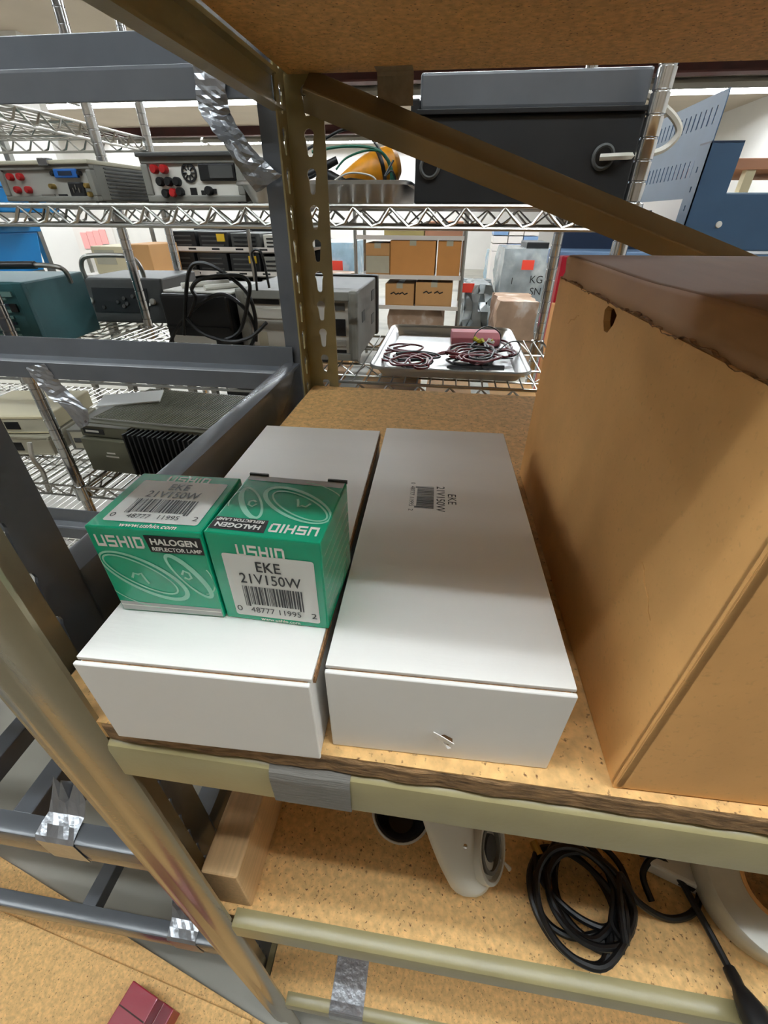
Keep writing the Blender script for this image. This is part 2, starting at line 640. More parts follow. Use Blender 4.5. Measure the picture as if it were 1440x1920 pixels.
LEVELS = [.151, -.227, -.607, -1.055]
for i, zt in enumerate(LEVELS):
    zb = zt - .0155
    # board with a raw chipped edge in front
    sb = MB().box(-.205, XR - .012, YF + (.006 if i == 2 else .0), YB - .006 if i else .6765, zb, zt).build('shelf_board', 'particle', A)
    b = MB()
    rnd = random.Random(i)
    n = 120
    prof = []
    x0, x1 = -.168, XR - .06
    yfe = YF + (.006 if i == 2 else .0)
    for k in range(n + 1):
        x = x0 + (x1 - x0) * k / n
        prof.append((x, yfe - .0005 - rnd.random() * .0013))
    vs, fs = [], []
    for k, (x, y) in enumerate(prof):
        dz = rnd.random() * .0012
        vs += [(x, y + .001, zt - .0004), (x, y, zt - .002), (x, y, zb + .001 + dz), (x, yfe + .004, zb - .0006 - dz)]
    for k in range(n):
        for j in range(3):
            fs.append((4 * k + j, 4 * k + 4 + j, 4 * k + 5 + j, 4 * k + 1 + j))
    b.add(vs, fs).build('raw_edge', 'particle_edge', sb)
    # front beam: rolled top, tall face, small return below
    yb = YF - .0035
    h = .0355
    zc = zb - .002
    if i == 2:
        zc = zt + .002
    if i == 3:
        zc = zt + .001
    MB().prism([(yb + .016, zc - .001), (yb + .004, zc), (yb + .001, zc - .002), (yb, zc - .006), (yb, zc - h + .002), (yb + .002, zc - h), (yb + .012, zc - h),
                (yb + .012, zc - h + .002), (yb + .003, zc - h + .002), (yb + .003, zc - .005), (yb + .016, zc - .003)], -.170, XR - .05).build('front_beam', 'olive', A, smooth=True)
    for sx, xx in ((1, -.2195), (-1, XR - .003)):
        a, c = xx, xx + sx * .024
        MB().prism([(a, zb), (a + sx * .010, zb), (a + sx * .010, zb - .004), (a + sx * .003, zb - .006), (a + sx * .003, zb - .032), (a + sx * .016, zb - .032), (a + sx * .016, zb - .035), (a, zb - .035)],
                   YF + .005, YB - .03, 'y').build('side_beam', 'olive', A)
    if i:
        MB().box(-.165, XR - .06, YB - .008, YB - .004, zb - .034, zb - .001).build('back_beam', 'olive', A)

# diagonal sway brace across the back, an angle with a lit upper flange
p0, p1 = PY(580, 172, .672), PY(1420, 520, .672)
d = (p1 - p0).normalized()
nrm = Vector((0, -1, 0))
upv = d.cross(nrm) * -1
if upv.z < 0:
    upv = -upv
ln = (p1 - p0).length + .35
fr = Matrix(((d.x, 0, upv.x, p0.x), (d.y, 1, upv.y, p0.y), (d.z, 0, upv.z, p0.z), (0, 0, 0, 1)))
b = MB(fr)
b.prism([(-.014, .001), (.004, .0195), (.0065, .018), (-.0105, .0), (.0065, -.018), (.004, -.0195), (-.014, -.001)], -.004, ln, 'x')
br = b.build('sway_brace', 'olive_post', A, bevel=.0006)
c = PY(574, 172, .668)
MB().lathe([(.0001, -.006), (.0045, -.006), (.006, -.003), (.006, 0)], c, 10, (0, 1, 0)).build('bolt', 'steel_dull', A, smooth=True)

# tapes on rack A
pa, pb = PY(512, 1450, YF), PY(660, 1480, YF)
zc = LEVELS[1] - .0155 - .002
MB().prism([(YF + .012, zc + .0012), (YF - .0005, zc + .0008), (YF - .0034, zc - .003), (YF - .0046, zc - .008), (YF - .0046, zc - .034), (YF - .002, zc - .0372), (YF + .009, zc - .0372),
            (YF + .009, zc - .0366), (YF - .0015, zc - .0366), (YF - .0039, zc - .0335), (YF - .0039, zc - .006), (YF - .0015, zc - .0005), (YF + .012, zc + .0004)],
           pa.x, pb.x).build('wrapped_tape', 'grey_tape', A, label='grey cloth tape wrapped around the beam')
pa, pb = PZ(618, 1890, LEVELS[3]), PZ(682, 1890, LEVELS[3])
z3 = LEVELS[3]
MB().prism([(YF + .10, z3 + .0008), (YF + .012, z3 + .0010), (YF + .0005, z3 + .0022), (YF - .004, z3 - .002), (YF - .0046, z3 - .008), (YF - .0046, z3 - .035),
            (YF - .0039, z3 - .035), (YF - .0039, z3 - .006), (YF - .001, z3 + .0014), (YF + .012, z3 + .0002), (YF + .10, z3 + .0002)],
           pa.x, pb.x).build('wrapped_tape', 'duct_tape', A, label='silver tape over the bottom shelf edge')
b = MB()
a0, a1 = PY(706, 140, .672), PY(775, 140, .672)
z1 = PY(740, 196, .672).z
b.ribbon([((a0.x + a1.x) / 2, .655, .1353), ((a0.x + a1.x) / 2, .674, .1352), ((a0.x + a1.x) / 2, .6782, .132), ((a0.x + a1.x) / 2, .679, .115), ((a0.x + a1.x) / 2, .681, z1)],
         [((a1.x - a0.x) / 2, 0, 0)] * 5, .0004)
b.build('hanging_tape', 'worn_tape', A, label='tan paper tape hanging below the upper shelf')

# ------------------------------------------------------------------ rack B: grey frame next to it
B = thing('grey_rack', 'empty grey metal shelving frame left of the tan unit, beams without boards', 'shelving', (-.7, .45, FLOOR))
BX, BL = -.238, -1.75
angle_post(B, BX, .145, -1, 1, 'slate', .05, .049, FLOOR, .75, .025, .016)
angle_post(B, -.2235, .757, -1, -1, 'slate', .052, .045, FLOOR, .75, .0165, .022)
angle_post(B, BL, .145, 1, 1, 'slate', .05, .049, FLOOR, .75, .025, .026)
angle_post(B, BL, .757, 1, -1, 'slate', .052, .045, FLOOR, .75, .0165, .022)
BLEV = [.178, -.205, -.603, -1.016]
for i, z in enumerate(BLEV):
    # front beam
    MB().box(BL + .01, -.29, .145, .168, z - .052, z).build('front_beam', 'slate', B, bevel=.004, smooth=True)
    # back beam: web above, ledge and hanging lip towards the front
    dz = z - BLEV[1]
    zz = -.222 + dz
    yw = .7545
    MB().prism([(yw, zz + .034), (yw - .003, zz + .034), (yw - .006, zz + .001), (yw - .022, zz - .002), (yw - .026, zz - .006), (yw - .026, zz - .036), (yw - .023, zz - .036),
                (yw - .022, zz - .008), (yw, zz - .004)], BL + .01, -.262).build('back_beam', 'slate', B, bevel=.001)
    for sx, xx in ((-1, BX), (1, BL)):
        a = sorted((xx - sx * .0025, xx + sx * .024))
        MB().box(a[0], a[1], .192, .71, z - .058, z + .004).build('side_beam', 'slate', B, bevel=.005, smooth=True)
for (u, v, lv) in ((42, 1518, 2), (-22, 1421, 2), (167, 1693, 3), (402, 1500, 3)):
    p = PZ(u, v, BLEV[lv])
    if u == 402:
        continue
    MB().box(p.x - .013, p.x + .013, .166, .73, BLEV[lv] - .034, BLEV[lv] - .002).build('tie_bar', 'slate', B, bevel=.002)

# duct tape scraps on rack B
def tape_wrap(x0, x1, z, seed):
    rnd = random.Random(seed)
    b = MB()
    n = 7
    path = [(.19, z + .02), (.178, z + .012), (.171, z + .0035), (.160, z + .0012), (.148, z + .0012), (.1438, z - .003), (.1436, z - .03), (.1436, z - .050)]
    vs, fs = [], []
    for i, (y, zz) in enumerate(path):
        for j in range(n + 1):
            x = x0 + (x1 - x0) * j / n + (i - 2) * .0012
            loose = max(0, 2 - i)
            vs.append((x + rnd.uniform(-.001, .001), y + rnd.uniform(0, .006) * loose, zz + rnd.uniform(0, .0016) + rnd.uniform(-.002, .012) * loose))
    for i in range(len(path) - 1):
        for j in range(n):
            a = i * (n + 1) + j
            fs.append((a, a + 1, a + n + 2, a + n + 1))
    b.add(vs, fs)
    o = b.build('tape_scrap', 'duct_tape', B, label='crumpled silver duct tape on a beam')
    md = o.modifiers.new('thickness', 'SOLIDIFY')
    md.thickness = .0007
    md.offset = 1
    return o


pa, pb = PZ(68, 1560, BLEV[2]), PZ(140, 1570, BLEV[2])
tape_wrap(pa.x, pb.x, BLEV[2], 4)
pa, pb = PZ(308, 1762, BLEV[3]), PZ(362, 1775, BLEV[3])
tape_wrap(pa.x, pb.x, BLEV[3], 9)


def tape_hang(ctrl, wid, name, lab, mt='duct_tape', seed=1):
    """ctrl: world points; wid: half-width vectors at the same points; crumpled ribbon."""
    rnd = random.Random(seed)
    pts = curve_pts(ctrl, 5)
    ws = curve_pts(wid, 5)
    n = 6
    vs, fs = [], []
    for i, (p, h) in enumerate(zip(pts, ws)):
        for j in range(n + 1):
            t = -1 + 2 * j / n
            q = p + h * t
            q = q + Vector((rnd.uniform(-1, 1), rnd.uniform(-1, 1) * 2.2, rnd.uniform(-1, 1))) * .0008
            vs.append(tuple(q))
    for i in range(len(pts) - 1):
        for j in range(n):
            a = i * (n + 1) + j
            fs.append((a, a + 1, a + n + 2, a + n + 1))
    o = MB().add(vs, fs).build(name, mt, B, smooth=False, label=lab)
    md = o.modifiers.new('thickness', 'SOLIDIFY')
    md.thickness = .0006
    return o


yt = .722
tape_hang([PY(388, 100, yt), PY(395, 160, yt), PY(400, 200, yt), PY(415, 230, yt), PY(440, 265, yt + .004), PY(470, 310, yt + .012), PY(505, 345, yt + .02)],
          [Vector((.021, 0, .001)), Vector((.019, .001, 0)), Vector((.018, .006, .002)), Vector((.011, .014, .006)), Vector((.008, .012, .008)), Vector((.012, .008, .009)), Vector((.019, .002, .01))],
          'hanging_tape', 'long twisted silver tape between top beam and post', seed=3)
yt = .725
tape_hang([PY(65, 685, yt), PY(85, 710, yt), PY(110, 740, yt), PY(140, 765, yt), PY(158, 800, yt)],
          [Vector((.02, 0, .004)), Vector((.018, .004, .006)), Vector((.012, .01, .006)), Vector((.02, .006, -.004)), Vector((.008, .004, .004))],
          'hanging_tape', 'torn silver tape dangling from the back beam', seed=8)

# ------------------------------------------------------------------ white boxes on the shelf
ZS, ZT = -.227, -.165


def white_box(x, y, yaw, lab):
    w_, l_, h_ = .1085, .2675, ZT - ZS
    mt = yawed(x, y, ZS, yaw)
    t = thing('white_carton', lab, 'box', (x, y, ZS), None)
    MB(mt).box(.0004, w_ - .0004, .0024, l_ - .0004, .0003, h_ - .0030).build('body', 'white_board', t, bevel=.0009)
    MB(mt).box(.0, w_, .0, .0023, .0003, h_ - .0006).build('front_wall', 'white_board', t, bevel=.0009, seg=3)
    ld = MB(mt).box(-.0002, w_ + .0002, .0034, l_, h_ - .0022, h_).build('lid', 'white_board', t, bevel=.0004)
    MB(mt).box(w_ - .003, w_ + .0009, .006, l_ - .003, h_ - .0062, h_ - .0014).build('corrugated_edge', 'corrugate', ld)
    MB(mt).box(.002, w_ - .002, .0026, l_ - .002, h_ - .0036, h_ - .0023).build('tuck_flap', 'corrugate', ld)
    return t, mt, w_, l_, h_


wb1, m1, w_, l_, h_ = white_box(-.1537, .1011, 1.7, 'white carton carrying the two small green lamp boxes')
wb2, m2, w_, l_, h_ = white_box(-.0409, .1123, 1.5, 'white carton with a barcode label on top and a torn front')
ftop = m2 @ frame((0, 0, h_), (1, 0, 0), (0, 1, 0))
# label on the second carton, print turned a quarter
lu0, lu1, lv0, lv1 = .0255, .0665, .1235, .1765
lb = decal(ftop, rrect(lu0, lu1, lv0, lv1, .002), 'white_board', wb2, 'paper_label', .00012)
fl = ftop @ frame((lu0, lv0, 0), (0, -1, 0), (1, 0, 0), (0, 0, 1))
lettering('EKE', fl, -.024, .0305, .0085, 'ink', lb, align='CENTER')
lettering('21V150W', fl, -.024, .0225, .0085, 'ink', lb, sx=.95, align='CENTER')
barcode(fl, -.0395, -.0105, .0085, .0205, lb)
lettering('0  48777 11995  2', fl, -.0255, .0035, .0045, 'ink', lb, sx=1.15)
# torn paper on the front
ff2 = m2 @ frame((0, 0, 0), (1, 0, 0), (0, 0, 1))
decal(ff2, [(.0525, .0205), (.0560, .0222), (.0600, .0195), (.0605, .0150), (.0585, .0130), (.0555, .0172)], 'cardboard_inner', wb2, 'tear_hole', .0003)
b = MB(ff2)
b.add([(.0505, .0235, .0004), (.0550, .0245, .0030), (.0605, .0210, .0038), (.0590, .0180, .0030), (.0555, .0195, .0022), (.0580, .0150, .0034), (.0600, .0118, .0012), (.0560, .0150, .0010), (.0515, .0200, .0005)],
      [(0, 1, 8), (1, 4, 8), (1, 2, 3, 4), (4, 7, 8), (4, 5, 7), (5, 6, 7)])
o = b.build('torn_paper', 'white_board', wb2)
md = o.modifiers.new('t', 'SOLIDIFY'); md.thickness = .0004


# block capitals of the lamp maker, drawn as bars
BLOCK = {'U': [(0, .25, .15, 1), (.52, .25, .15, 1), (0, 0, .67, .25), ],
         'S': [(0, .8, .67, .2), (0, .4, .67, .2), (0, 0, .67, .2), (0, .6, .15, .2), (.52, .2, .15, .2)],
         'H': [(0, 0, .16, 1), (.51, 0, .16, 1), (.16, .4, .35, .2)],
         'I': [(0, 0, .17, 1)],
         'O': [(0, 0, .16, 1), (.51, .12, .16, .76), (.16, .8, .44, .2), (.16, 0, .44, .2)]}


def block_word(fr, cx, v0, h, wd, m, parent, lift=.0002):
    """word USHIO centred on cx with height h and overall width wd."""
    b = MB(fr)
    x = 0
    rects = []
    for c in 'USHIO':
        for (a, q, w2_, h2_) in BLOCK[c]:
            rects.append((x + a, q, min(w2_, .67 - a + .01), h2_ if q + h2_ <= 1 else 1 - q))
        x += (.17 if c == 'I' else .67) + .15
    x -= .15
    k = wd / x
    for (a, q, w2_, h2_) in rects:
        u0, u1 = cx - wd / 2 + a * k, cx - wd / 2 + (a + w2_) * k
        b.add([(u0, v0 + q * h, lift), (u1, v0 + q * h, lift), (u1, v0 + (q + h2_) * h, lift), (u0, v0 + (q + h2_) * h, lift)], [(0, 1, 2, 3)])
    return b.build('lettering', m, parent)


# ------------------------------------------------------------------ the two green lamp boxes
def lamp_box(x, y, yaw, w_, d_, h_, lab):
    mt = yawed(x, y, ZT + .0002, yaw)
    t = thing('lamp_box', lab, 'box', (x, y, ZT + .0002))
    body = MB(mt).box(0, w_, 0, d_, 0, h_).build('carton_body', 'green_print', t, bevel=.0009)
    return t, mt


def price_label(fr, u0, u1, v0, v1, t):
    W, H = u1 - u0, v1 - v0
    L = decal(fr, rrect(u0, u1, v0, v1, .0014), 'label_paper', t, 'paper_label', .00025)
    cx = (u0 + u1) / 2
    lettering('EKE', fr, cx - W * .01, v0 + H * .765, H * .22, 'ink', L, sx=.85, bold=.00006, lift=.0005)
    lettering('21V150W', fr, cx - W * .01, v0 + H * .57, H * .22, 'ink', L, sx=.82, bold=.00006, lift=.0005)
    barcode(fr, u0 + W * .15, u0 + W * .83, v0 + H * .215, v0 + H * .52, L, lift=.0005)
    lettering('0', fr, u0 + W * .06, v0 + H * .08, H * .13, 'ink', L, sx=1.2, lift=.0005)
    lettering('48777', fr, u0 + W * .335, v0 + H * .075, H * .13, 'ink', L, sx=.95, lift=.0005)
    lettering('11995', fr, u0 + W * .65, v0 + H * .075, H * .13, 'ink', L, sx=.95, lift=.0005)
    lettering('2', fr, u0 + W * .94, v0 + H * .08, H * .13, 'ink', L, sx=1.2, lift=.0005)
    return L


def lamp_art(fr, W, H, t):
    """lettering and reflector drawings of one printed side, read upright in fr."""
    cl = (.0006, W - .0006, .0006, H - .0006)
    block_word(fr, W * .265, H * .795, H * .125, W * .42, 'print_white', t)
    bk = decal(fr, [(W * .515, H * .765), (W * .985, H * .765), (W * .985, H * .945), (W * .495, H * .945)], 'ink', t, 'black_banner', .0002)
    lettering('HALOGEN', fr, W * .745, H * .853, H * .088, 'print_white', bk, bold=.00016, sx=1.0, lift=.0004)
    lettering('REFLECTOR LAMP', fr, W * .752, H * .785, H * .056, 'print_white', bk, bold=.00008, sx=.98, lift=.0004)
    stroke(fr, ellipse(W * .36, H * .47, W * .40, H * .185, -32), [W * (.010 + .012 * (1 + math.cos(2 * math.pi * k / 40)) * .5) for k in range(40)], 'green_pale', t, 'reflector_drawing', closed=True, clip=cl)
    stroke(fr, ellipse(W * .335, H * .485, W * .34, H * .135, -32), W * .009, 'green_pale', t, 'reflector_drawing', closed=True, clip=cl, lift=.00022)
    stroke(fr, ellipse(W * .30, H * .36, W * .40, H * .26, -25, 24, 185, 300), W * .006, 'green_pale', t, 'reflector_drawing', clip=cl)
    stroke(fr, [(W * .24, H * .44), (W * .27, H * .50), (W * .31, H * .485), (W * .34, H * .505), (W * .36, H * .43), (W * .38, H * .38)], W * .011, 'green_pale', t, 'reflector_drawing')
    stroke(fr, ellipse(W * .78, H * .50, W * .27, H * .085, -58), [W * (.010 + .016 * (1 + math.sin(2 * math.pi * k / 40)) * .5) for k in range(40)], 'green_pale', t, 'reflector_drawing', closed=True, clip=(cl[0], cl[1], cl[2], H * .755))
    stroke(fr, [(W * .72, H * .52), (W * .745, H * .57), (W * .79, H * .545), (W * .80, H * .49), (W * .77, H * .47), (W * .735, H * .49)], W * .011, 'green_pale', t, 'reflector_drawing')
    stroke(fr, ellipse(W * .86, H * .50, W * .20, H * .13, -75, 20, -10, 110), W * .006, 'green_pale', t, 'reflector_drawing', clip=(cl[0], cl[1], cl[2], H * .755))


# left lamp box: drawing in front, price label on top
WA, DA, HA = .0532, .0475, .0525
la, ma = lamp_box(-.1503, .1335, 2.2, WA, DA, HA, 'green lamp box with its price label on top, nearer the grey frame')
fA = ma @ frame((0, 0, 0), (1, 0, 0), (0, 0, 1))
tA = ma @ frame((0, 0, HA), (1, 0, 0), (0, 1, 0))
sb = decal(fA, [(.0008, .0008), (WA - .0008, .0008), (WA - .0008, HA * .115), (.0008, HA * .13)], 'silver_print', la, 'silver_stripe', .00015)
stroke(fA, [(.001, HA * .085), (WA - .001, HA * .075)], .0003, 'print_white', la, 'stripe_line', .0003)
lamp_art(fA, WA, HA, la)
price_label(tA, WA * .10, WA * .93, DA * .10, DA * .845, la)
lettering('www.ushio.com', tA, WA * .53, DA * .022, DA * .085, 'print_white', la, bold=.00006, shear=.2)
block_word(tA, WA * .52, DA * .83, DA * .12, WA * .42, 'print_white', la, .00018)

# right lamp box: label in front, drawing on top turned upside down
WB, DB, HB = .0520, .0500, .0530
lb2, mb = lamp_box(-.0963, .1363, -.9, WB, DB, HB, 'green lamp box with its price label facing front, beside the labelled white carton')
fB = mb @ frame((0, 0, 0), (1, 0, 0), (0, 0, 1))
tB = mb @ frame((WB, DB, HB), (-1, 0, 0), (0, -1, 0))
sB = mb @ frame((WB, 0, 0), (0, 1, 0), (0, 0, 1))
decal(tB, [(.0008, .0008), (WB - .0008, .0008), (WB - .0008, DB * .10), (.0008, DB * .12)], 'silver_print', lb2, 'silver_stripe', .00015)
lamp_art(tB, WB, DB, lb2)
price_label(fB, WB * .115, WB * .925, HB * .065, HB * .80, lb2)
block_word(fB, WB * .47, HB * .775, HB * .13, WB * .42, 'print_white', lb2, .00018)
lettering('www.ushio.com', fB, WB * .54, HB * .02, HB * .05, 'print_white', lb2, bold=.00005, sx=1.15)
for k in range(7):
    stroke(sB, [(DB * (.06 + .0 * k), HB * (.1 + .12 * k)), (DB * .5, HB * (.13 + .115 * k)), (DB * .95, HB * (.10 + .12 * k))], .00012, 'green_pale', lb2, 'side_print')
for (a, c) in ((0, .010), (WB - .010, WB)):
    MB(mb).box(a, c, DB, DB + .0012, HB - .001, HB + .0008).build('closing_tab', 'dark_grey', lb2)

# ------------------------------------------------------------------ big brown carton
CX, CY = .0975, .1106
mc = yawed(CX, CY, ZS, 1.15)
cw, cl_, ch = .40, .312, .189
ct = thing('cardboard_box', 'large brown cardboard box with a ragged torn top edge right of the white cartons', 'box', (CX, CY, ZS))
fr = mc @ frame((0, cl_, 0), (0, -1, 0), (0, 0, 1))
hy, hz = cl_ - .178, ch
outer = [(0, 0.0008), (cl_, 0.0008), (cl_, ch - .003)]
hole = [(hy + .0125, ch - .0068), (hy + .011, ch - .012), (hy + .005, ch - .0175), (hy - .001, ch - .0175), (hy - .0065, ch - .013), (hy - .009, ch - .0075), (hy - .005, ch - .0045), (hy + .006, ch - .0045)]
holed_plate(outer + [(0, ch - .003)], [hole], .004, fr, 'side_panel', 'cardboard', ct)
MB(mc).box(0, cw, 0, .004, .0008, ch).build('front_panel', 'cardboard', ct, bevel=.001)
MB(mc).box(cw - .004, cw, .004, cl_, .0008, ch).build('side_panel', 'cardboard', ct)
MB(mc).box(.004, cw - .004, cl_ - .004, cl_, .0008, ch).build('back_panel', 'cardboard', ct)
MB(mc).box(.004, cw - .004, .004, cl_ - .004, .0008, .005).build('bottom_panel', 'cardboard', ct)
MB(mc).tube([(.0006, .0008, .004), (.0006, .0008, ch - .004)], .0009, 8).build('corner_crease', 'cardboard', ct, smooth=True)
rnd = random.Random(5)
n = 90
vs, fs = [], []
for k in range(n + 1):
    y = cl_ * k / n
    a = rnd.uniform(0, .0010) * (1.4 if .25 < k / n < .95 else .5)
    zt_ = ch - .0028 + rnd.uniform(-.0004, .0012) + .0008 * math.sin(k * .35)
    vs += [(-.0001, y, zt_ - .0001 - a * .4), (-.0003 - rnd.uniform(0, .0004), y, zt_), (.0010, y, zt_ + .0001), (.0042, y, zt_ - .0008)]
for k in range(n):
    for j in range(3):
        fs.append((4 * k + j, 4 * k + 4 + j, 4 * k + 5 + j, 4 * k + 1 + j))
MB(mc).add(vs, fs).build('torn_edge', 'corrugate', ct)
# folded flap band rising to the crease, then the top
n = 24
vs, fs = [], []
for k in range(n + 1):
    t = k / n
    y = .002 + (cl_ - .003) * t
    xc = .021 * (1 - t) + .0035 * t
    zc = ch + .0085 + .0035 * t + .0008 * math.sin(t * 9)
    if t < .5:
        xc += .0012
    vs += [(.0018, y, ch - .004), (.0035 + .1 * xc, y, ch + .001), (xc * .8, y, zc - .002), (xc, y, zc - .0003), (xc + .003, y, zc), (cw * .5, y, zc + .001), (cw - .003, y, ch - .001)]
for k in range(n):
    for j in range(3):
        fs.append((7 * k + j, 7 * k + 7 + j, 7 * k + 8 + j, 7 * k + 1 + j))
fs2 = []
for k in range(n):
    for j in range(3, 6):
        fs2.append((7 * k + j, 7 * k + 7 + j, 7 * k + 8 + j, 7 * k + 1 + j))
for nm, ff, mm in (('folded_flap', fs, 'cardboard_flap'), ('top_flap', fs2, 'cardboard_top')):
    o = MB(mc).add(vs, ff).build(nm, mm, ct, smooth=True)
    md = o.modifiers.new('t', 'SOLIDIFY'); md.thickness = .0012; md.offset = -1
# faint crease scars on the side panel
b = MB(fr)
for (ua, va, ub, vb) in ((cl_ - .052, .099, cl_ - .030, .085), (cl_ - .235, .170, cl_ - .262, .160)):
    for k in range(6):
        t0, t1 = k / 6, (k + 1) / 6
        off = .0012 * math.sin(k * 2.1)
        b.tube([(ua + (ub - ua) * t0, va + (vb - va) * t0 + off, 0), (ua + (ub - ua) * t1, va + (vb - va) * t1 + .0012 * math.sin((k + 1) * 2.1), 0)], .0004, 5)
b.build('crease_scar', 'cardboard', ct, kind='stuff')
pst = mc @ frame((0, cl_, 0), (0, -1, 0), (0, 0, 1))

# ------------------------------------------------------------------ lower shelf
ZL = -.607
wbk = MB().box(-.1915, -.1545, .1215, .56, ZL + .0003, ZL + .089).build('timber_block', 'wood', None, bevel=.003, seg=3)
tag(wbk, 'pale timber stud lying on the lower shelf along the left post', 'wood')

cl = thing('sleeve_ring', 'black lined ring with a white rim on the lower shelf', 'ring', tuple(PZ(752, 1530, ZL)))
c = PZ(752, 1528, ZL + .045); c.z = ZL
c = PZ(753, 1518, ZL + .03); c.z = ZL + .0005
MB().lathe([(.018, 0), (.0345, .028), (.0352, .030), (.0335, .0305), (.0325, .029), (.017, .0025)], c, 40).build('rim', 'white_plastic', cl, smooth=True)
MB().lathe([(.0001, .003), (.0165, .003), (.0322, .0285), (.030, .0288), (.015, .0042), (.0001, .0042)], c, 40).build('lining', 'black_plastic', cl, smooth=True)

hd = thing('camera_housing', 'off-white plastic mount with a round socket and a short cable, beside the black ring', 'mount', tuple(PZ(880, 1600, ZL)))
pts = [PZ(820, 1490, -.500), PZ(838, 1545, -.520), PZ(862, 1592, -.545), PZ(880, 1625, -.572), PZ(893, 1648, -.590)]
rad = [.022, .0225, .026, .027, .016]
pp = curve_pts(pts, 6)
rr = [rad[min(int(i / 6), 4)] + (rad[min(int(i / 6) + 1, 4)] - rad[min(int(i / 6), 4)]) * ((i % 6) / 6) for i in range(len(pp))]
pp.append(pp[-1] + (pp[-1] - pp[-3]).normalized() * .004)
rr.append(.007)
MB().tube(pp, rr, 20).build('arm', 'white_plastic', hd, smooth=True)
cc = PZ(913, 1588, -.545)
ax = Vector((.75, -.22, .45)).normalized()
MB().lathe([(.0001, -.018), (.022, -.018), (.031, -.008), (.032, .004), (.031, .007), (.0275, .007), (.0265, 0), (.0001, 0)], cc, 36, ax).build('socket', 'white_plastic', hd, smooth=True)
MB().lathe([(.0225, .0005), (.0225, .006), (.019, .006), (.019, .0005)], cc, 30, ax, closed=True).build('gasket', 'warm_grey', hd, smooth=True)
MB().lathe([(.0001, .0005), (.012, .0005), (.012, .005), (.0001, .0065)], cc, 24, ax).build('core', 'dark_grey', hd, smooth=True)
q = cc + ax * .004
MB().lathe([(.0001, 0), (.0022, 0), (.0022, .003), (.0001, .004)], PZ(869, 1582, -.528) + Vector((0, -.006, .012)), 10, (0, -.4, 1)).build('screw', 'chrome', hd, smooth=True)
MB().tube([PZ(936, 1612, -.565), PZ(946, 1618, -.57), PZ(956, 1630, -.575)], [.0012, .0012, .0024], 8).build('pigtail', 'white_plastic', hd, smooth=True)

# black power cord: a coil of loops, a stray loop and a lead to the plug
pc = thing('cable_coil', 'coiled black power cord with a plug on the lower shelf', 'cord', tuple(PZ(1110, 1690, ZL)))
loops = []
rnd = random.Random(11)
for k in range(8):
    cx, cy = 1100 + rnd.uniform(-28, 40), 1680 + rnd.uniform(-16, 20)
    a, b_ = 104 + rnd.uniform(-22, 16), 56 + rnd.uniform(-16, 26)
    loops.append((cx, cy, a, b_, 55 + rnd.uniform(-20, 22)))
ctrl = []
for k, (cx, cy, a, b_, rt) in enumerate(loops):
    for j in range(10):
        t = R_(36 * j)
        x, y = a * math.cos(t), b_ * math.sin(t)
        u = cx + x * math.cos(R_(rt)) - y * math.sin(R_(rt))
        v = cy + x * math.sin(R_(rt)) + y * math.cos(R_(rt))
        ctrl.append(PZ(u, v, ZL + .0078 + .0035 * k + .003 * math.sin(j * 1.3 + k)))
ctrl += [PZ(1160, 1640, ZL + .03), PZ(1195, 1690, ZL + .02), PZ(1250, 1722, ZL + .006), PZ(1298, 1712, ZL + .006), PZ(1312, 1670, ZL + .008), PZ(1298, 1612, ZL + .012),
         PZ(1262, 1600, ZL + .016), PZ(1225, 1608, ZL + .018), PZ(1205, 1640, ZL + .012), PZ(1222, 1690, ZL + .006)]
MB().tube(curve_pts(ctrl, 5), .0034, 8).build('cord', 'black_cable', pc, smooth=True)
lead = [PZ(1200, 1600, ZL + .02), PZ(1240, 1610, ZL + .018), PZ(1275, 1650, ZL + .014), PZ(1305, 1702, ZL + .011), PZ(1340, 1765, ZL + .009), PZ(1372, 1826, ZL + .009)]
MB().tube(curve_pts(lead, 6), .0034, 8).build('lead', 'black_cable', pc, smooth=True)
pg = [PZ(1366, 1815, ZL + .010), PZ(1376, 1834, ZL + .012), PZ(1384, 1850, ZL + .014), PZ(1392, 1866, ZL + .016), PZ(1412, 1900, ZL + .018), PZ(1436, 1945, ZL + .020)]
MB().tube(pg, [.0055, .0062, .0058, .0085, .0125, .012], 10).build('plug', 'black_plastic', pc, smooth=True)
for du in (-6, 10):
    s = PZ(1436 + du, 1945, ZL + .020)
    MB().tube([s, s + Vector((.003, -.018, 0))], .002, 6).build('pin', 'steel_dull', pc)
MB().tube([PZ(1000, 1578, ZL + .02), PZ(1012, 1604, ZL + .02)], .005, 8).build('tie', 'brass', pc, smooth=True)

tr = thing('tape_roll', 'roll of clear packing tape lying on the lower shelf at the right', 'tape', tuple(PZ(1410, 1690, ZL)))
c = PZ(1428, 1655, ZL + .03)
ax = Vector((-.10, -.22, .96)).normalized()
c.z = ZL + .0185
MB().lathe([(.033, 0), (.062, 0), (.0635, .002), (.0635, .044), (.062, .046), (.033, .046)], c, 48, ax, closed=True).build('film', 'clear_tape', tr, smooth=True)
MB().lathe([(.0295, .0), (.0332, .0), (.0332, .047), (.0295, .047)], c, 48, ax, closed=True).build('core', 'cardboard', tr, smooth=True)
ad = thing('adapter', 'small pale adapter with a slot between the cord and the tape roll', 'adapter', tuple(PZ(1262, 1625, ZL)))
c = PZ(1262, 1622, ZL + .012)
MB(yawed(c.x, c.y, ZL + .0003, -18)).box(-.026, .026, -.014, .05, 0, .020).build('case', 'white_plastic', ad, bevel=.003)
MB(yawed(c.x, c.y, ZL, -18)).box(.006, .020, -.0145, -.012, .006, .014).build('slot', 'black_plastic', ad)

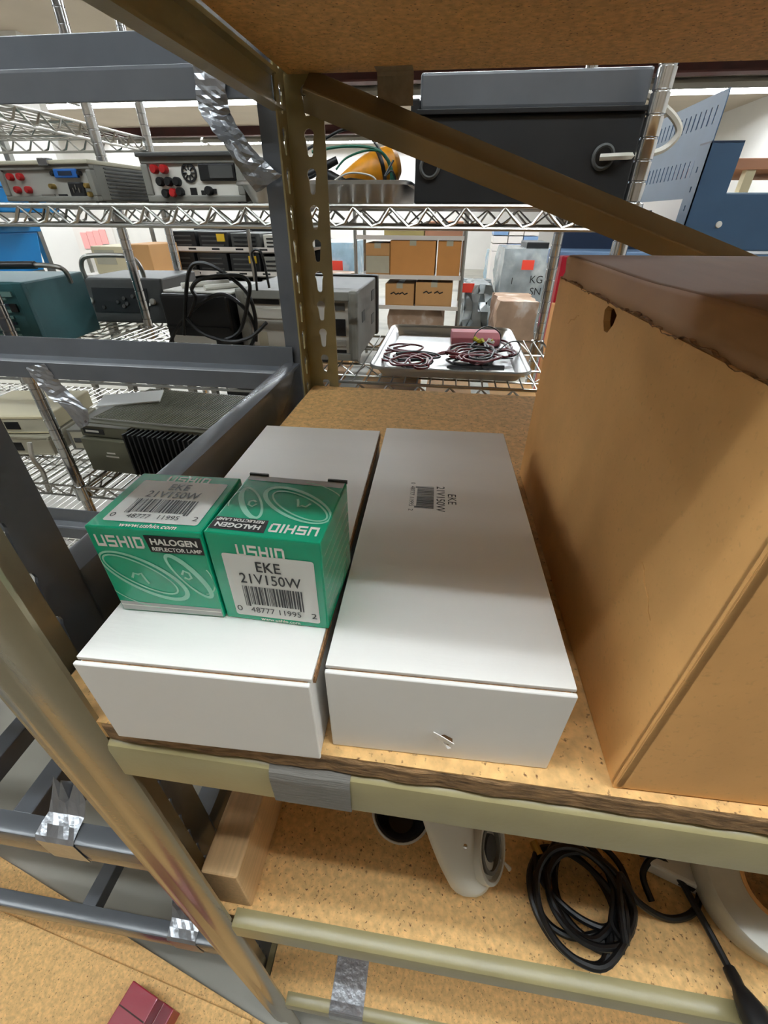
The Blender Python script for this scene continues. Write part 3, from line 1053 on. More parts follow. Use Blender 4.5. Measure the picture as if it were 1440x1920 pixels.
# ------------------------------------------------------------------ boards and a red channel on the floor
def floor_board(p, q, z, depth, th, lab):
    p, q = Vector((p[0], p[1])), Vector((q[0], q[1]))
    yaw = math.degrees(math.atan2(q.y - p.y, q.x - p.x))
    mt = yawed(p.x, p.y, z - th, yaw)
    o = MB(mt).box(0, (q - p).length, -depth, 0, 0, th).build('loose_board', 'particle', None, bevel=.001)
    return tag(o, lab, 'board')


z1 = FLOOR + .0205
p, q = PZ(-120, 1530, z1), PZ(497, 1920, z1)
floor_board(p, q, z1, .62, .02, 'loose particle board lying on the concrete, lower of the two')
z2 = z1 + .0195
p, q = PZ(-40, 1690, z2), PZ(470, 1914, z2)
floor_board(p, q, z2, .5, .019, 'loose particle board under the red channel, upper of the two')
p = PZ(250, 1838, z2 + .045)
rc = thing('red_channel', 'dark red open channel lying on the loose boards', 'channel', (p.x, p.y, z2))
mt = yawed(p.x, p.y, z2 + .0003, -14)
MB(mt).prism([(0, 0), (.10, 0), (.10, .045), (.096, .045), (.096, .005), (.062, .005), (.062, .045), (0, .045)], -.30, 0, 'y').build('channel_body', 'red_paint', rc, bevel=.0015)
MB(mt).box(.001, .061, -.034, -.032, .0447, .0456).build('seam', 'maroon', rc)

# ------------------------------------------------------------------ chrome wire racks behind
ZC = [.55, .015, -.285, -.605, -.93]      # deck heights of the wire rack right behind
CX0, CX1, CY0, CY1 = -.93, .27, .88, 1.30


def wire_shelf(root, x0, x1, y0, y1, z, dens=.0262, zig=.062):
    rim = MB()
    r = .0032
    for zz in (z, z - .031):
        rim.tube([(x0, y0, zz), (x1, y0, zz), (x1, y1, zz), (x0, y1, zz)], r, 7, closed=False)
        rim.tube([(x0, y1, zz), (x0, y0, zz)], r, 7)
    s = rim.build('wire_shelf', 'chrome_wire', root, smooth=True)
    tr = MB()
    for (a, b_) in (((x0, y0), (x1, y0)), ((x0, y1), (x1, y1)), ((x0, y0), (x0, y1)), ((x1, y0), (x1, y1))):
        L = math.hypot(b_[0] - a[0], b_[1] - a[1])
        n = max(2, int(L / zig))
        pts = []
        for k in range(n * 4 + 1):
            t = k / (n * 4)
            ph = (k % 4)
            zz = (z - .002, z - .016, z - .029, z - .024)[ph]
            pts.append((a[0] + (b_[0] - a[0]) * t, a[1] + (b_[1] - a[1]) * t, zz))
        tr.tube(pts, .0028, 6)
    tr.build('truss_wire', 'chrome_wire', s, kind='stuff', smooth=True)
    dk = MB()
    n = int((x1 - x0) / dens)
    for k in range(1, n):
        x = x0 + (x1 - x0) * k / n
        dk.tube([(x, y0, z + .0022), (x, y1, z + .0022)], .0017, 5)
    ny = max(2, int((y1 - y0) / .14))
    for k in range(1, ny):
        y = y0 + (y1 - y0) * k / ny
        dk.tube([(x0, y, z - .0018), (x1, y, z - .0018)], .0028, 5)
        if k % 2 == 0:
            continue
        pts = []
        m = int((x1 - x0) / .06)
        for j in range(m * 2 + 1):
            pts.append((x0 + (x1 - x0) * j / (m * 2), y, z - .004 if j % 2 else z - .027))
        dk.tube(pts, .0019, 5)
        dk.tube([(x0, y, z - .029), (x1, y, z - .029)], .0024, 5)
    dk.build('deck_wires', 'chrome_wire', s, kind='stuff', smooth=True)
    return s


def chrome_post(root, x, y, z0, z1):
    prof = [(.0125, 0)]
    h = 0.0
    while h < (z1 - z0) - .03:
        h += .0254
        prof += [(.0127, h - .0016), (.0112, h - .0008), (.0112, h + .0008), (.0127, h + .0016)]
    prof += [(.0127, z1 - z0), (.002, z1 - z0 + .004)]
    return MB().lathe(prof, (x, y, z0), 16).build('post', 'chrome', root, smooth=True)


def collar(root, x, y, z):
    MB().lathe([(.0135, -.036), (.019, -.034), (.0175, .004), (.0135, .006)], (x, y, z), 16).build('collar', 'chrome', root, smooth=True)


C = thing('wire_rack', 'chrome wire rack right behind the tan unit carrying test instruments', 'wire rack', (-.33, 1.09, FLOOR))
CPOST = [(CX0 - .012, CY0), (CX1 + .004, CY0), (CX0 + .028, CY1 + .004), (CX1 - .014, CY1 + .004)]
for (x, y) in CPOST:
    chrome_post(C, x, y, FLOOR, .75)
    for z in ZC:
        collar(C, x, y, z)
for z in ZC:
    wire_shelf(C, CX0, CX1, CY0, CY1, z)

D = thing('wire_rack', 'chrome wire rack at the left edge holding the teal instrument', 'wire rack', (-1.5, 1.25, FLOOR))
DX0, DX1, DY0, DY1 = -2.1, -.965, .88, 1.62
for (x, y) in ((DX0, DY0), (DX0, DY1), (DX1 + .012, DY1 + .004)):
    chrome_post(D, x, y, FLOOR, .75)
for z in (.195, -.285, -.605, -.93):
    wire_shelf(D, DX0, DX1, DY0, DY1, z, .03)

# ------------------------------------------------------------------ instruments
def stud(fr, u, v, r, L, m, parent, name, n=12):
    return MB(fr).lathe([(r, -.0005), (r, L * .8), (r * .8, L)], (u, v, 0), n).build(name, m, parent, smooth=True)


def plate(fr, u0, u1, v0, v1, d, m, parent, name, bevel=0):
    return MB(fr).box(u0, u1, v0, v1, -.0005, d).build(name, m, parent, bevel=bevel)


def instrument(name, lab, x, y, z, w_, d_, h_, yaw, body, face, bez=.012, lip=.006, cat='instrument'):
    t = thing(name, lab, cat, (x, y, z))
    mt = yawed(x, y, z, yaw)
    MB(mt).box(0, w_, .004, d_, .004, h_).build('case', body, t, bevel=.005, seg=3)
    b = MB(mt)
    # front bezel ring
    for (x0, x1, z0, z1) in ((0, w_, h_ - bez, h_), (0, w_, .003, bez), (0, bez, bez, h_ - bez), (w_ - bez, w_, bez, h_ - bez)):
        b.box(x0, x1, -lip, .006, z0, z1)
    b.build('bezel', body, t, bevel=.002)
    fr = mt @ frame((0, 0, 0), (1, 0, 0), (0, 0, 1))
    plate(fr, bez * .8, w_ - bez * .8, bez * .8, h_ - bez * .8, .0015, face, t, 'rear_panel')
    for sx in (.12, .88):
        for yy in (.03, d_ - .04):
            MB(mt).lathe([(.009, 0), (.010, .004)], (w_ * sx, yy, .0), 10).build('foot', 'black_plastic', t)
    return t, mt, fr @ Matrix.Translation((0, 0, .0015))


zt_ = ZC[1] + .0042
# bench multimeter at the left
pl, prr = PY(22, 383, 1.0), PY(207, 383, 1.0)
w1 = prr.x - pl.x
h1 = PY(195, 305, 1.0).z - zt_
t, mt, fr = instrument('bench_meter', 'beige bench meter with a blue connector on its pale back panel', pl.x, 1.0, zt_, w1, .27, h1, -6, 'warm_grey', 'silver_panel')
MB(mt).box(-.002, w1 + .002, -.010, .272, h1 - .004, h1 + .003).build('top_cover', 'beige', t, bevel=.002)
MB(mt).box(w1 * .52, w1 * .62, -.014, .002, h1 - .006, h1 + .006).build('catch', 'chrome', t, bevel=.001)
for k in range(9):
    MB(mt).box(w1 - .001, w1 + .0012, .03, .25, .008 + k * .006, .0105 + k * .006).build('vent_slat', 'dark_grey', t)
for (u, v) in ((.13, .66), (.24, .66), (.16, .34), (.28, .34)):
    stud(fr, w1 * u, h1 * v, .0062, .010, 'red_knob', t, 'terminal')
cn = plate(fr, w1 * .62, w1 * .86, h1 * .62, h1 * .84, .006, 'blue_conn', t, 'data_connector', .002)
plate(fr, w1 * .67, w1 * .81, h1 * .68, h1 * .78, .0068, 'navy_dark', cn, 'socket')
for u in (.60, .88):
    stud(fr, w1 * u, h1 * .73, .004, .008, 'black_metal', t, 'connector_screw')
il = plate(fr, w1 * .72, w1 * .88, h1 * .16, h1 * .52, .004, 'black_plastic', t, 'mains_inlet', .003)
for (u, v) in ((.77, .32), (.83, .32), (.80, .40)):
    plate(fr, w1 * u - .001, w1 * u + .001, h1 * v - .004, h1 * v + .004, .0055, 'steel_dull', il, 'pin')
for (u, v) in ((.56, .42), (.93, .43), (.94, .22)):
    stud(fr, w1 * u, h1 * v, .0045, .012, 'brass', t, 'coax_socket')
plate(fr, w1 * .40, w1 * .54, h1 * .16, h1 * .23, .003, 'steel_dull', t, 'port')
plate(fr, w1 * .58, w1 * .67, h1 * .16, h1 * .23, .002, 'black_plastic', t, 'port')

# second meter
pl, prr = PY(283, 380, 1.0), PY(468, 380, 1.0)
w2 = prr.x - pl.x
h2 = PY(300, 290, 1.0).z - zt_
t, mt, fr = instrument('bench_supply', 'grey bench instrument with red and black terminals and a round fan grille', pl.x, 1.0, zt_, w2, .27, h2, -2, 'warm_grey', 'panel_pale', .014)
MB(mt).box(-.003, w2 + .003, -.012, .272, h2 - .004, h2 + .003).build('top_cover', 'dark_grey', t, bevel=.002)
def q2(u, v):
    return (u - 130) / (600 - 130) * w2, (785 - v) / (785 - 545) * h2
for (u, v, m) in ((195, 615, 'red_knob'), (240, 615, 'red_knob'), (210, 675, 'black_plastic'), (250, 675, 'black_plastic'), (290, 675, 'black_plastic'), (225, 733, 'black_plastic'), (262, 730, 'red_knob'), (295, 725, 'black_plastic'), (432, 720, 'black_plastic')):
    a, c_ = q2(u, v)
    stud(fr, a, c_, .0075, .012, m, t, 'terminal')
a, c_ = q2(350, 632)
fg = MB(fr).lathe([(.0155, 0), (.0155, .0025), (.012, .0025), (.012, 0)], (a, c_, 0), 24, closed=True).build('fan_grille', 'black_plastic', t, smooth=True)
for k in range(4):
    al = k * math.pi / 4
    MB(fr).tube([(a - .012 * math.cos(al), c_ - .012 * math.sin(al), .0015), (a + .012 * math.cos(al), c_ + .012 * math.sin(al), .0015)], .0014, 5).build('grille_bar', 'black_plastic', fg)
MB(fr).lathe([(.004, 0), (.004, .003)], (a, c_, 0), 12).build('hub', 'panel_pale', fg)
a0, c0 = q2(400, 672); a1, c1 = q2(565, 590)
md_ = plate(fr, a0, a1, c0, c1, .005, 'black_plastic', t, 'mains_module', .002)
plate(fr, a0 + (a1 - a0) * .30, a1 - .004, c0 + .004, c1 - .003, .0065, 'dark_grey', md_, 'fuse_drawer')
for (u, v, s_) in ((355, 725, .0065), (400, 730, .004), (455, 722, .004)):
    a, c_ = q2(u, v)
    plate(fr, a - s_, a + s_, c_ - s_, c_ + s_, .002, 'black_plastic', t, 'port')


def sheet_tray(x0, x1, y0, y1, z, dep, lab, yaw=0):
    cx, cy_ = (x0 + x1) / 2, (y0 + y1) / 2
    t = thing('sheet_tray', lab, 'tray', (cx, cy_, z))
    hw, hd_ = (x1 - x0) / 2, (y1 - y0) / 2
    mt = yawed(cx, cy_, z, yaw)
    loops = []
    for (ins, zz, r) in ((.02, .0, .02), (.006, dep - .003, .026), (.004, dep, .028), (.0, dep + .002, .03), (-.003, dep, .032), (-.003, dep - .004, .032), (.0, dep - .002, .03), (.0075, dep - .004, .026), (.0215, .0012, .02)):
        loops.append([(p[0], p[1], zz) for p in rrect(-hw + ins, hw - ins, -hd_ + ins, hd_ - ins, r, 5)])
    n = len(loops[0])
    vs = [p for l in loops for p in l]
    fs = []
    for i in range(len(loops) - 1):
        for j in range(n):
            fs.append((i * n + j, i * n + (j + 1) % n, (i + 1) * n + (j + 1) % n, (i + 1) * n + j))
    # the loops: outside bottom, up, rim, then inside down
    fs.append(list(range(n))[::-1])
    fs.append([(len(loops) - 1) * n + j for j in range(n)])
    MB(mt).add(vs, fs).build('pan', 'aluminium', t, smooth=True)
    return t


def lead(name, lab, cat, pts, r, m, n=6, group=None, ends=None):
    o = MB().tube(curve_pts(pts, n), r, 6).build(name, m, None, smooth=True)
    tag(o, lab, cat, group)
    return o


# upper tray with an orange bundle and cables
pl, prr = PY(436, 345, .92), PY(768, 345, .92)
sheet_tray(pl.x, prr.x, .92, 1.27, zt_, .031, 'aluminium sheet tray with an orange bundle on the upper wire shelf')
zt1 = zt_ + .0018
ob = thing('strap_bundle', 'amber orange rolled strap bundle lying in the upper tray', 'strap', tuple(PY(700, 340, 1.08)))
p0, p1 = PY(636, 328, 1.06), PY(728, 290, 1.10)
p0.z = zt1 + .034; p1.z = zt1 + .062
ax = (p1 - p0)
MB().lathe([(.004, 0), (.013, .02), (.024, .05), (.031, .075), (.034, .10), (.033, .125), (.02, .138), (.001, .14)], p0 - ax * .12, 24, ax).build('strap_roll', 'amber', ob, smooth=True)
MB().lathe([(.0335, .093), (.0365, .094), (.0365, .100), (.0335, .101)], p0 - ax * .12, 24, ax).build('band', 'black_plastic', ob, smooth=True)
MB().lathe([(.022, 0), (.03, .004), (.032, .02), (.02, .034)], (p1.x - .02, p1.y - .02, zt1), 16).build('coil_base', 'amber', ob, smooth=True)
y_ = 1.02
lead('cable', 'green cable arching over the orange bundle', 'cable', [PY(585, 285, y_), PY(640, 275, y_), PY(700, 278, y_), PY(728, 300, y_), PY(738, 340, y_), PY(735, 362, y_ + .02)], .0026, 'green_cable')
lead('cable', 'black probe cable looping high over the upper tray', 'cable', [PY(560, 290, y_ + .03), PY(610, 260, y_ + .03), PY(650, 242, y_ + .03), PY(690, 255, y_ + .03), PY(715, 285, y_ + .03), PY(735, 320, y_ + .02), PY(728, 362, y_ + .03)], .0026, 'black_cable')
lead('cable', 'thin green wire drooping in front of the orange bundle', 'cable', [PY(630, 318, y_ - .03), PY(650, 296, y_ - .03), PY(690, 282, y_ - .02), PY(720, 290, y_ - .01), PY(733, 330, y_), PY(724, 362, y_)], .0018, 'green_cable')
lead('cable', 'white thin lead curling at the tray rim under the bundle', 'cable', [PY(612, 352, .965), PY(640, 330, .965), PY(665, 324, .965), PY(700, 332, .965), PY(712, 356, .97)], .0016, 'white_plastic')
lead('cable', 'black tangled lead at the right end of the upper tray', 'cable', [PY(738, 300, 1.0), PY(722, 330, 1.0), PY(735, 320, 1.0), PY(742, 345, 1.0), PY(724, 350, 1.0), PY(734, 366, 1.0)], .0018, 'black_cable')
pb_ = thing('test_probe', 'black test probe handles heaped at the left of the orange bundle', 'probe', tuple(PY(630, 335, 1.0)))
for (a, c_, r) in ((PY(560, 338, 1.0), PY(632, 300, 1.02), .008), (PY(600, 322, .99), PY(660, 352, .99), .010), (PY(640, 345, .98), PY(700, 350, .98), .011), (PY(520, 268, 1.03), PY(560, 330, 1.03), .007)):
    MB().tube([a, a + (c_ - a) * .3, c_], [r * .6, r, r * .8], 10).build('probe_handle', 'black_plastic', pb_, smooth=True)

# big black cabinet with grey lid
pl, prr = PY(776, 380, .93), PY(1168, 384, .93)
bh = PY(900, 215, .93).z - zt_
bc = thing('black_cabinet', 'wide black metal cabinet with two round cable ports on the upper wire shelf', 'cabinet', (pl.x, .93, zt_))
W = prr.x - pl.x
mt = yawed(pl.x, .93, zt_, 0)
MB(mt).box(0, W, 0, .33, 0, bh).build('case', 'black_metal', bc, bevel=.003)
MB(mt).box(.0, W, -.006, .33, bh + .0002, bh + .007).build('lid_band', 'black_plastic', bc, bevel=.001)
MB(mt).box(.004, W - .004, .0, .33, bh + .0072, bh + .050).build('grey_top', 'slate', bc, bevel=.004)
MB(mt).box(-.010, .004, -.004, .02, bh - .012, bh + .02).build('hinge', 'black_plastic', bc, bevel=.002)
fr = mt @ frame((0, 0, 0), (1, 0, 0), (0, 0, 1))
for (u, v) in ((806, 313), (1130, 295)):
    p = PY(u, v, .93)
    pu, pv = p.x - pl.x, p.z - zt_
    pt = MB(fr).lathe([(.0175, -.001), (.0175, .004), (.0145, .006), (.012, .004), (.012, -.0), ], (pu, pv, 0), 28).build('port_ring', 'dark_grey', bc, smooth=True)
    MB(fr).lathe([(.0121, .0005), (.0121, .0045), (.0, .0042)], (pu, pv, 0), 24).build('port_hole', 'black_cable', pt)
p = PY(1130, 295, .925)
lead('cable', 'pale grey cable leaving the right port of the black cabinet', 'cable',
     [p + Vector((-.004, 0, 0)), PY(1165, 293, .918), PY(1205, 291, .955), PY(1245, 279, .97), PY(1272, 250, .97), PY(1265, 222, .97), PY(1232, 190, .97), PY(1205, 172, .975), PY(1170, 160, 1.02)], .0050, 'white_plastic', 8)

# ---- middle wire shelf
zm = ZC[2] + .0042
# meter with rounded rubber bezels
pl, prr = PY(470, 680, 1.02), PY(672, 680, 1.02)
hb = PY(600, 545, 1.02).z - zm
WB_ = prr.x - pl.x
t, mt, fr = instrument('portable_meter', 'grey portable instrument in rubber bezels behind the rear tan post', pl.x, 1.02, zm, WB_, .30, hb, 0, 'warm_grey', 'panel_pale', .018, .012)
MB(mt).box(-.006, WB_ + .006, .275, .30, .002, hb + .005).build('rubber_bumper', 'dark_grey', t, bevel=.006)
MB(mt).box(-.004, .016, -.016, .02, .002, hb + .003).build('corner_guard', 'warm_grey', t, bevel=.006)
MB(mt).box(WB_ - .016, WB_ + .004, -.016, .02, .002, hb + .003).build('corner_guard', 'warm_grey', t, bevel=.006)
for (u0, u1, v0, v1, m) in ((.10, .34, .80, .88, 'black_plastic'), (.10, .40, .60, .74, 'white_plastic'), (.10, .40, .44, .56, 'silver_panel'), (.12, .2, .2, .4, 'beige'), (.22, .38, .08, .18, 'green_cable'), (.78, .90, .38, .62, 'black_plastic'), (.76, .9, .74, .84, 'dark_grey'), (.78, .90, .22, .32, 'silver_panel'), (.80, .9, .08, .17, 'black_plastic')):
    plate(fr, WB_ * u0, WB_ * u1, hb * v0, hb * v1, .002, m, t, 'rear_plate')
for (y0_, z0_) in ((.20, .30), (.20, .68), (.06, .5)):
    MB(mt).box(WB_ - .0005, WB_ + .0012, y0_, y0_ + .035, hb * z0_, hb * (z0_ + .16)).build('vent_patch', 'dark_grey', t)

# black power unit with cables
pl, prr = PY(322, 650, 1.0), PY(447, 650, 1.0)
hb = PY(400, 553, 1.0).z - zm
t = thing('power_unit', 'black power unit with a white label strip and cords draped over it', 'power unit', (pl.x, 1.0, zm))
mt = yawed(pl.x, 1.0, zm, -4)
Wp = prr.x - pl.x
MB(mt).box(0, Wp, 0, .22, .0, hb).build('case', 'black_plastic', t, bevel=.008, seg=3)
MB(mt).box(.004, Wp - .004, -.004, .01, hb * .48, hb * .52).build('rib', 'black_plastic', t, bevel=.001)
MB(mt).box(.012, Wp * .72, -.0015, .004, hb * .24, hb * .36).build('label_strip', 'label_paper', t)
MB(mt).box(.0, Wp, .02, .21, hb + .0003, hb + .005).build('pale_top', 'panel_pale', t, bevel=.002)
for k, (a, c_) in enumerate((((.03, .05), (.10, .14)), ((.10, .03), (.15, .10)))):
    MB(mt).tube([(a[0], a[1], hb + .011), (c_[0], c_[1], hb + .011)], .006, 8).build('probe', 'white_plastic', t, smooth=True)
y_ = .97
GC = 'black cords over the power unit'
for k, pts in enumerate(([(318, 648), (335, 610), (380, 566), (420, 552), (460, 580), (480, 620), (470, 650)],
                         [(345, 628), (348, 560), (356, 505), (376, 493), (410, 505), (460, 545), (478, 590), (480, 640)],
                         [(352, 600), (366, 560), (360, 540), (380, 522), (440, 516), (466, 528), (466, 560), (450, 620), (420, 638)],
                         [(350, 596), (380, 625), (430, 640), (470, 632), (500, 605)])):
    lead('cable', ['black cord arching lowest across the front of the power unit', 'black cord looping high from the back of the power unit', 'black cord looping round the middle of the power unit', 'black cord lying along the foot of the power unit'][k],
         'cord', [PY(u, v, y_ - .008 * k) for u, v in pts], .0040, 'black_cable', 7)
lead('cable', 'thin black cord hanging in a narrow loop beside the grey post', 'cord', [PY(482, 545, 1.0), PY(478, 500, 1.0), PY(472, 476, 1.0), PY(480, 468, 1.0), PY(492, 480, 1.0), PY(505, 540, 1.0)], .0026, 'black_cable', 7)

# teal instrument at the far left and the grey one behind it
pc_ = PY(62, 590, 1.0)
ht = PY(45, 530, 1.0).z - zm
t = thing('teal_instrument', 'teal cased instrument with a carrying handle at the far left of the wire racks', 'instrument', (-1.2, 1.0, zm))
mt = yawed(pc_.x, 1.0, zm, 8)
MB(mt).box(-.30, 0, .004, .25, 0, ht).build('case', 'teal', t, bevel=.004)
fr = mt @ frame((-.30, .004, 0), (1, 0, 0), (0, 0, 1))
MB(mt).box(-.02, .003, -.003, .012, 0, ht).build('corner_bezel', 'teal', t, bevel=.002)
for k in range(8):
    plate(fr, .04, .25, ht * (.12 + .09 * k), ht * (.16 + .09 * k), .003, 'teal_pale' if k % 3 else 'navy_dark', t, 'vent_slat')
plate(fr, .235, .268, ht * .80, ht * .87, .004, 'teal_pale', t, 'latch')
plate(fr, .252, .268, ht * .58, ht * .70, .004, 'black_plastic', t, 'socket')
p = [PY(-60, 498, 1.05), PY(62, 497, 1.05), PY(105, 500, 1.06), PY(122, 508, 1.08), PY(133, 528, 1.12)]
hn = MB().tube(curve_pts(p, 6), .0055, 8).build('handle', 'steel_dull', t, smooth=True)
MB().tube([PY(-60, 498, 1.05), PY(66, 497, 1.05)], .0085, 10).build('grip', 'black_plastic', hn, smooth=True)

pl, prr = PY(172, 610, 1.335), PY(309, 606, 1.335)
hg = PY(230, 524, 1.335).z - zm
t = thing('grey_instrument', 'charcoal instrument with a dark recessed panel and a loop handle behind the teal one', 'instrument', (pl.x, 1.335, zm))
mt = yawed(pl.x, 1.335, zm, 3)
Wg = prr.x - pl.x
MB(mt).hexa([(-.004, 0, 0), (Wg, 0, 0), (Wg, .26, 0), (-.004, .26, 0), (-.004, .03, hg), (Wg, .03, hg), (Wg, .26, hg), (-.004, .26, hg)]).build('case', 'dark_grey', t, bevel=.005)
fr = mt @ frame((0, 0, 0), (1, 0, 0), (0, .03, hg))
pn = plate(fr, Wg * .10, Wg * .80, hg * .24, hg * .80, .002, 'black_plastic', t, 'recessed_panel')
rnd = random.Random(2)
for k in range(7):
    stud(fr, Wg * rnd.uniform(.2, .7), hg * rnd.uniform(.32, .72), .006, .007, 'dark_grey', pn, 'connector')
for u in (.07, .86):
    stud(fr, Wg * u, hg * .5, .009, .008, 'panel_pale', t, 'knob')
p = [PY(162, 524, 1.37), PY(153, 500, 1.37), PY(156, 484, 1.37), PY(175, 479, 1.37), PY(225, 479, 1.38), PY(248, 484, 1.4), PY(262, 498, 1.4), PY(272, 525, 1.4), PY(284, 575, 1.36)]
MB().tube(curve_pts(p, 6), .0065, 8).build('handle', 'steel_dull', t, smooth=True)

# lower sheet tray with leads
zr = -.262
f0, f1 = PZ(692, 692, zr), PZ(998, 707, zr)
b0, b1 = PZ(757, 612, zr), PZ(974, 616, zr)
sheet_tray(f0.x, f1.x, (f0.y + f1.y) / 2 + .004, (b0.y + b1.y) / 2 - .01, zm, .0225, 'aluminium sheet tray of tangled test leads on the middle wire shelf')
zz = zm + .004
rnd = random.Random(21)
LG = 'test leads tangled in the lower tray'
for k in range(18):
    cu, cv = rnd.choice(((770, 662), (905, 655), (900, 662), (880, 660), (760, 655), (925, 662), (900, 668), (775, 670)))
    cu += rnd.uniform(-26, 26); cv += rnd.uniform(-9, 9)
    a, c_ = rnd.uniform(20, 52), rnd.uniform(6, 17)
    th0 = rnd.uniform(0, 6.28)
    pts = []
    for j in range(15):
        th = th0 + j * .75
        g = 1 - .03 * j
        pts.append(PZ(cu + a * g * math.cos(th) + rnd.uniform(-4, 4), cv + c_ * g * math.sin(th) + rnd.uniform(-2, 2), zz + .003 + .0012 * k + rnd.uniform(0, .005)))
    mm = ('dark_red_lead', 'black_cable', 'dark_red_lead')[k % 3]
    lead('test_lead', 'thin dark red test lead tangled in the lower tray' if mm == 'dark_red_lead' else 'thin black test lead tangled in the lower tray', 'lead', pts, .0025, mm, 4, LG if mm == 'dark_red_lead' else 'black test leads tangled in the lower tray')
lead('test_lead', 'black lead standing in a round loop over the pink sleeve', 'lead', [PZ(905, 690, zz + .01), PY(890, 650, 1.13), PY(892, 625, 1.16), PY(915, 612, 1.17), PY(937, 625, 1.16), PY(936, 650, 1.12), PZ(920, 675, zz + .012)], .0013, 'black_cable', 6)
lead('test_lead', 'black lead with a loose loop at the right side of the lower tray', 'lead', [PZ(925, 668, zz + .01), PY(950, 645, 1.08), PY(968, 640, 1.1), PY(976, 650, 1.08), PY(968, 666, 1.04), PZ(940, 672, zz + .004), PZ(985, 672, zz + .004)], .0014, 'black_cable', 6)
for k, (u0, v0, u1, v1) in enumerate(((818, 664, 868, 656), (842, 668, 905, 678), (835, 660, 890, 672))):
    a, c_ = PZ(u0, v0, zz + .016 + .004 * k), PZ(u1, v1, zz + .016 + .004 * k)
    o = MB().tube([a, a + (c_ - a) * .2, a + (c_ - a) * .8, c_], [.002, .0045, .0042, .002], 8).build('test_probe', 'dark_red_lead', None, smooth=True)
    tag(o, 'dark red probe handle lying across the tangle in the lower tray', 'probe', 'red probe handles in the lower tray')
a, c_ = PZ(838, 688, zz + .006), PZ(945, 690, zz + .006)
tag(MB().tube([a, a + (c_ - a) * .1, c_], [.003, .0055, .0055], 8).build('test_probe', 'black_plastic', None, smooth=True), 'long black probe at the front of the lower tray', 'probe')
fs_ = thing('foam_sleeve', 'pink foam sleeve lying at the back of the lower tray', 'sleeve', tuple(PZ(885, 640, zz)))
a, c_ = PZ(846, 648, zz), PZ(938, 650, zz)
MB(yawed(a.x, a.y, zz, 2)).prism([(0, 0), (.10, 0), (.103, .012), (.08, .026), (.03, .028), (.003, .018)], 0, c_.x - a.x, 'x').build('sleeve', 'pink_foam', fs_, bevel=.003)
yc_ = thing('clip_bundle', 'small yellow-green clip bundle on the pink sleeve', 'clips', tuple(PZ(910, 640, zz)))
p = PZ(912, 642, zz + .028)
for k in range(5):
    q = p + Vector((rnd.uniform(-.02, .02), rnd.uniform(-.012, .012), 0))
    MB().tube([q, q + Vector((rnd.uniform(-.02, .02), rnd.uniform(-.01, .01), .006))], [.004, .006], 7).build('clip', 'yellow_green' if k < 4 else 'white_plastic', yc_, smooth=True)

# ---- lower wire shelf: finned amplifier and beige instruments
zl = ZC[3] + .0042
t = thing('finned_amplifier', 'olive grey amplifier with black cooling fins and a perforated top', 'amplifier', (-.8, .96, zl))
pl = PY(170, 872, .965)
hh = PY(160, 800, .965).z - zl
mt = yawed(pl.x, .965, zl, -4)
WL = .50
MB(mt).box(0, WL, .03, .315, .0, hh).build('case', 'army', t, bevel=.003)
MB(mt).box(0.002, .15, .0, .032, .0, hh * .74).build('front_cover', 'army', t, bevel=.003)
MB(mt).box(.002, .15, .012, .032, hh * .76, hh - .002).build('top_strip', 'army', t, bevel=.002)
fr = mt @ frame((0, .012, 0), (1, 0, 0), (0, 0, 1))
plate(fr, .012, .075, hh * .82, hh * .93, .001, 'black_plastic', t, 'strip_slot')
plate(fr, .02, .06, hh * .86, hh * .90, .002, 'panel_pale', t, 'strip_label')
fr = mt @ frame((0, 0, 0), (1, 0, 0), (0, 0, 1))
for (u, v, l_, ) in ((.072, .44, .026), (.066, .36, .04)):
    plate(fr, u, u + l_, hh * v, hh * v + .004, .0006, 'panel_pale', t, 'printed_line')
for k in range(22):
    x = .155 + k * .0145
    MB(mt).box(x, x + .0045, -.015, .032, .01, hh - .004).build('fin', 'black_metal', t)
MB(mt).box(.01, WL - .01, .05, .305, hh + .0003, hh + .004).build('top_grille', 'warm_grey', t)
b = MB(mt)
for k in range(60):
    x = .015 + k * (WL - .03) / 60
    b.box(x, x + .0038, .055, .30, hh + .0038, hh + .0058)
b.build('grille_bars', 'army', t, kind='stuff')
p = PZ(250, 752, zl + hh + .02)
ps = MB(yawed(p.x - .10, p.y - .03, zl + hh + .0062, 24)).box(0, .17, 0, .10, 0, .004).build('paper_sheet', 'label_paper', None)
tag(ps, 'white sheet of paper on top of the finned amplifier', 'paper')

GB = None
for k, (u, v, w_, d_, h_, yw, m, lab) in enumerate(((15, 858, .26, .24, .062, 6, 'beige', 'beige instrument lowest in the pile beside the chrome post'),
                                                    (35, 810, .25, .23, .055, 9, 'cream', 'cream flat instrument on top of the pile beside the chrome post'),
                                                    (118, 850, .13, .26, .07, 8, 'warm_grey', 'grey instrument with a coil of wire beside the finned amplifier'))):
    z0 = zl + (.0622 if k == 1 else 0)
    yy = (1.0, 1.01, 1.07)[k]
    p = PY(u, v, yy)
    xx = (-1.39, -1.38, -1.105)[k]
    t, mt, fr = instrument('flat_instrument', lab, xx, yy, z0, w_, d_, h_, yw, m, 'beige', .008, .003)
    plate(fr, w_ * .5, w_ * .66, h_ * .3, h_ * .7, .002, 'black_plastic', t, 'mains_inlet')
    plate(fr, w_ * .1, w_ * .4, h_ * .4, h_ * .6, .002, 'dark_grey', t, 'nameplate')
p = [PY(55, 830, .93), PY(62, 860, .92), PY(80, 885, .91), PY(88, 910, .905), PY(95, 925, .90)]
lead('cable', 'pale grey cable hanging down beside the chrome corner post', 'cable', p, .006, 'white_plastic', 6)

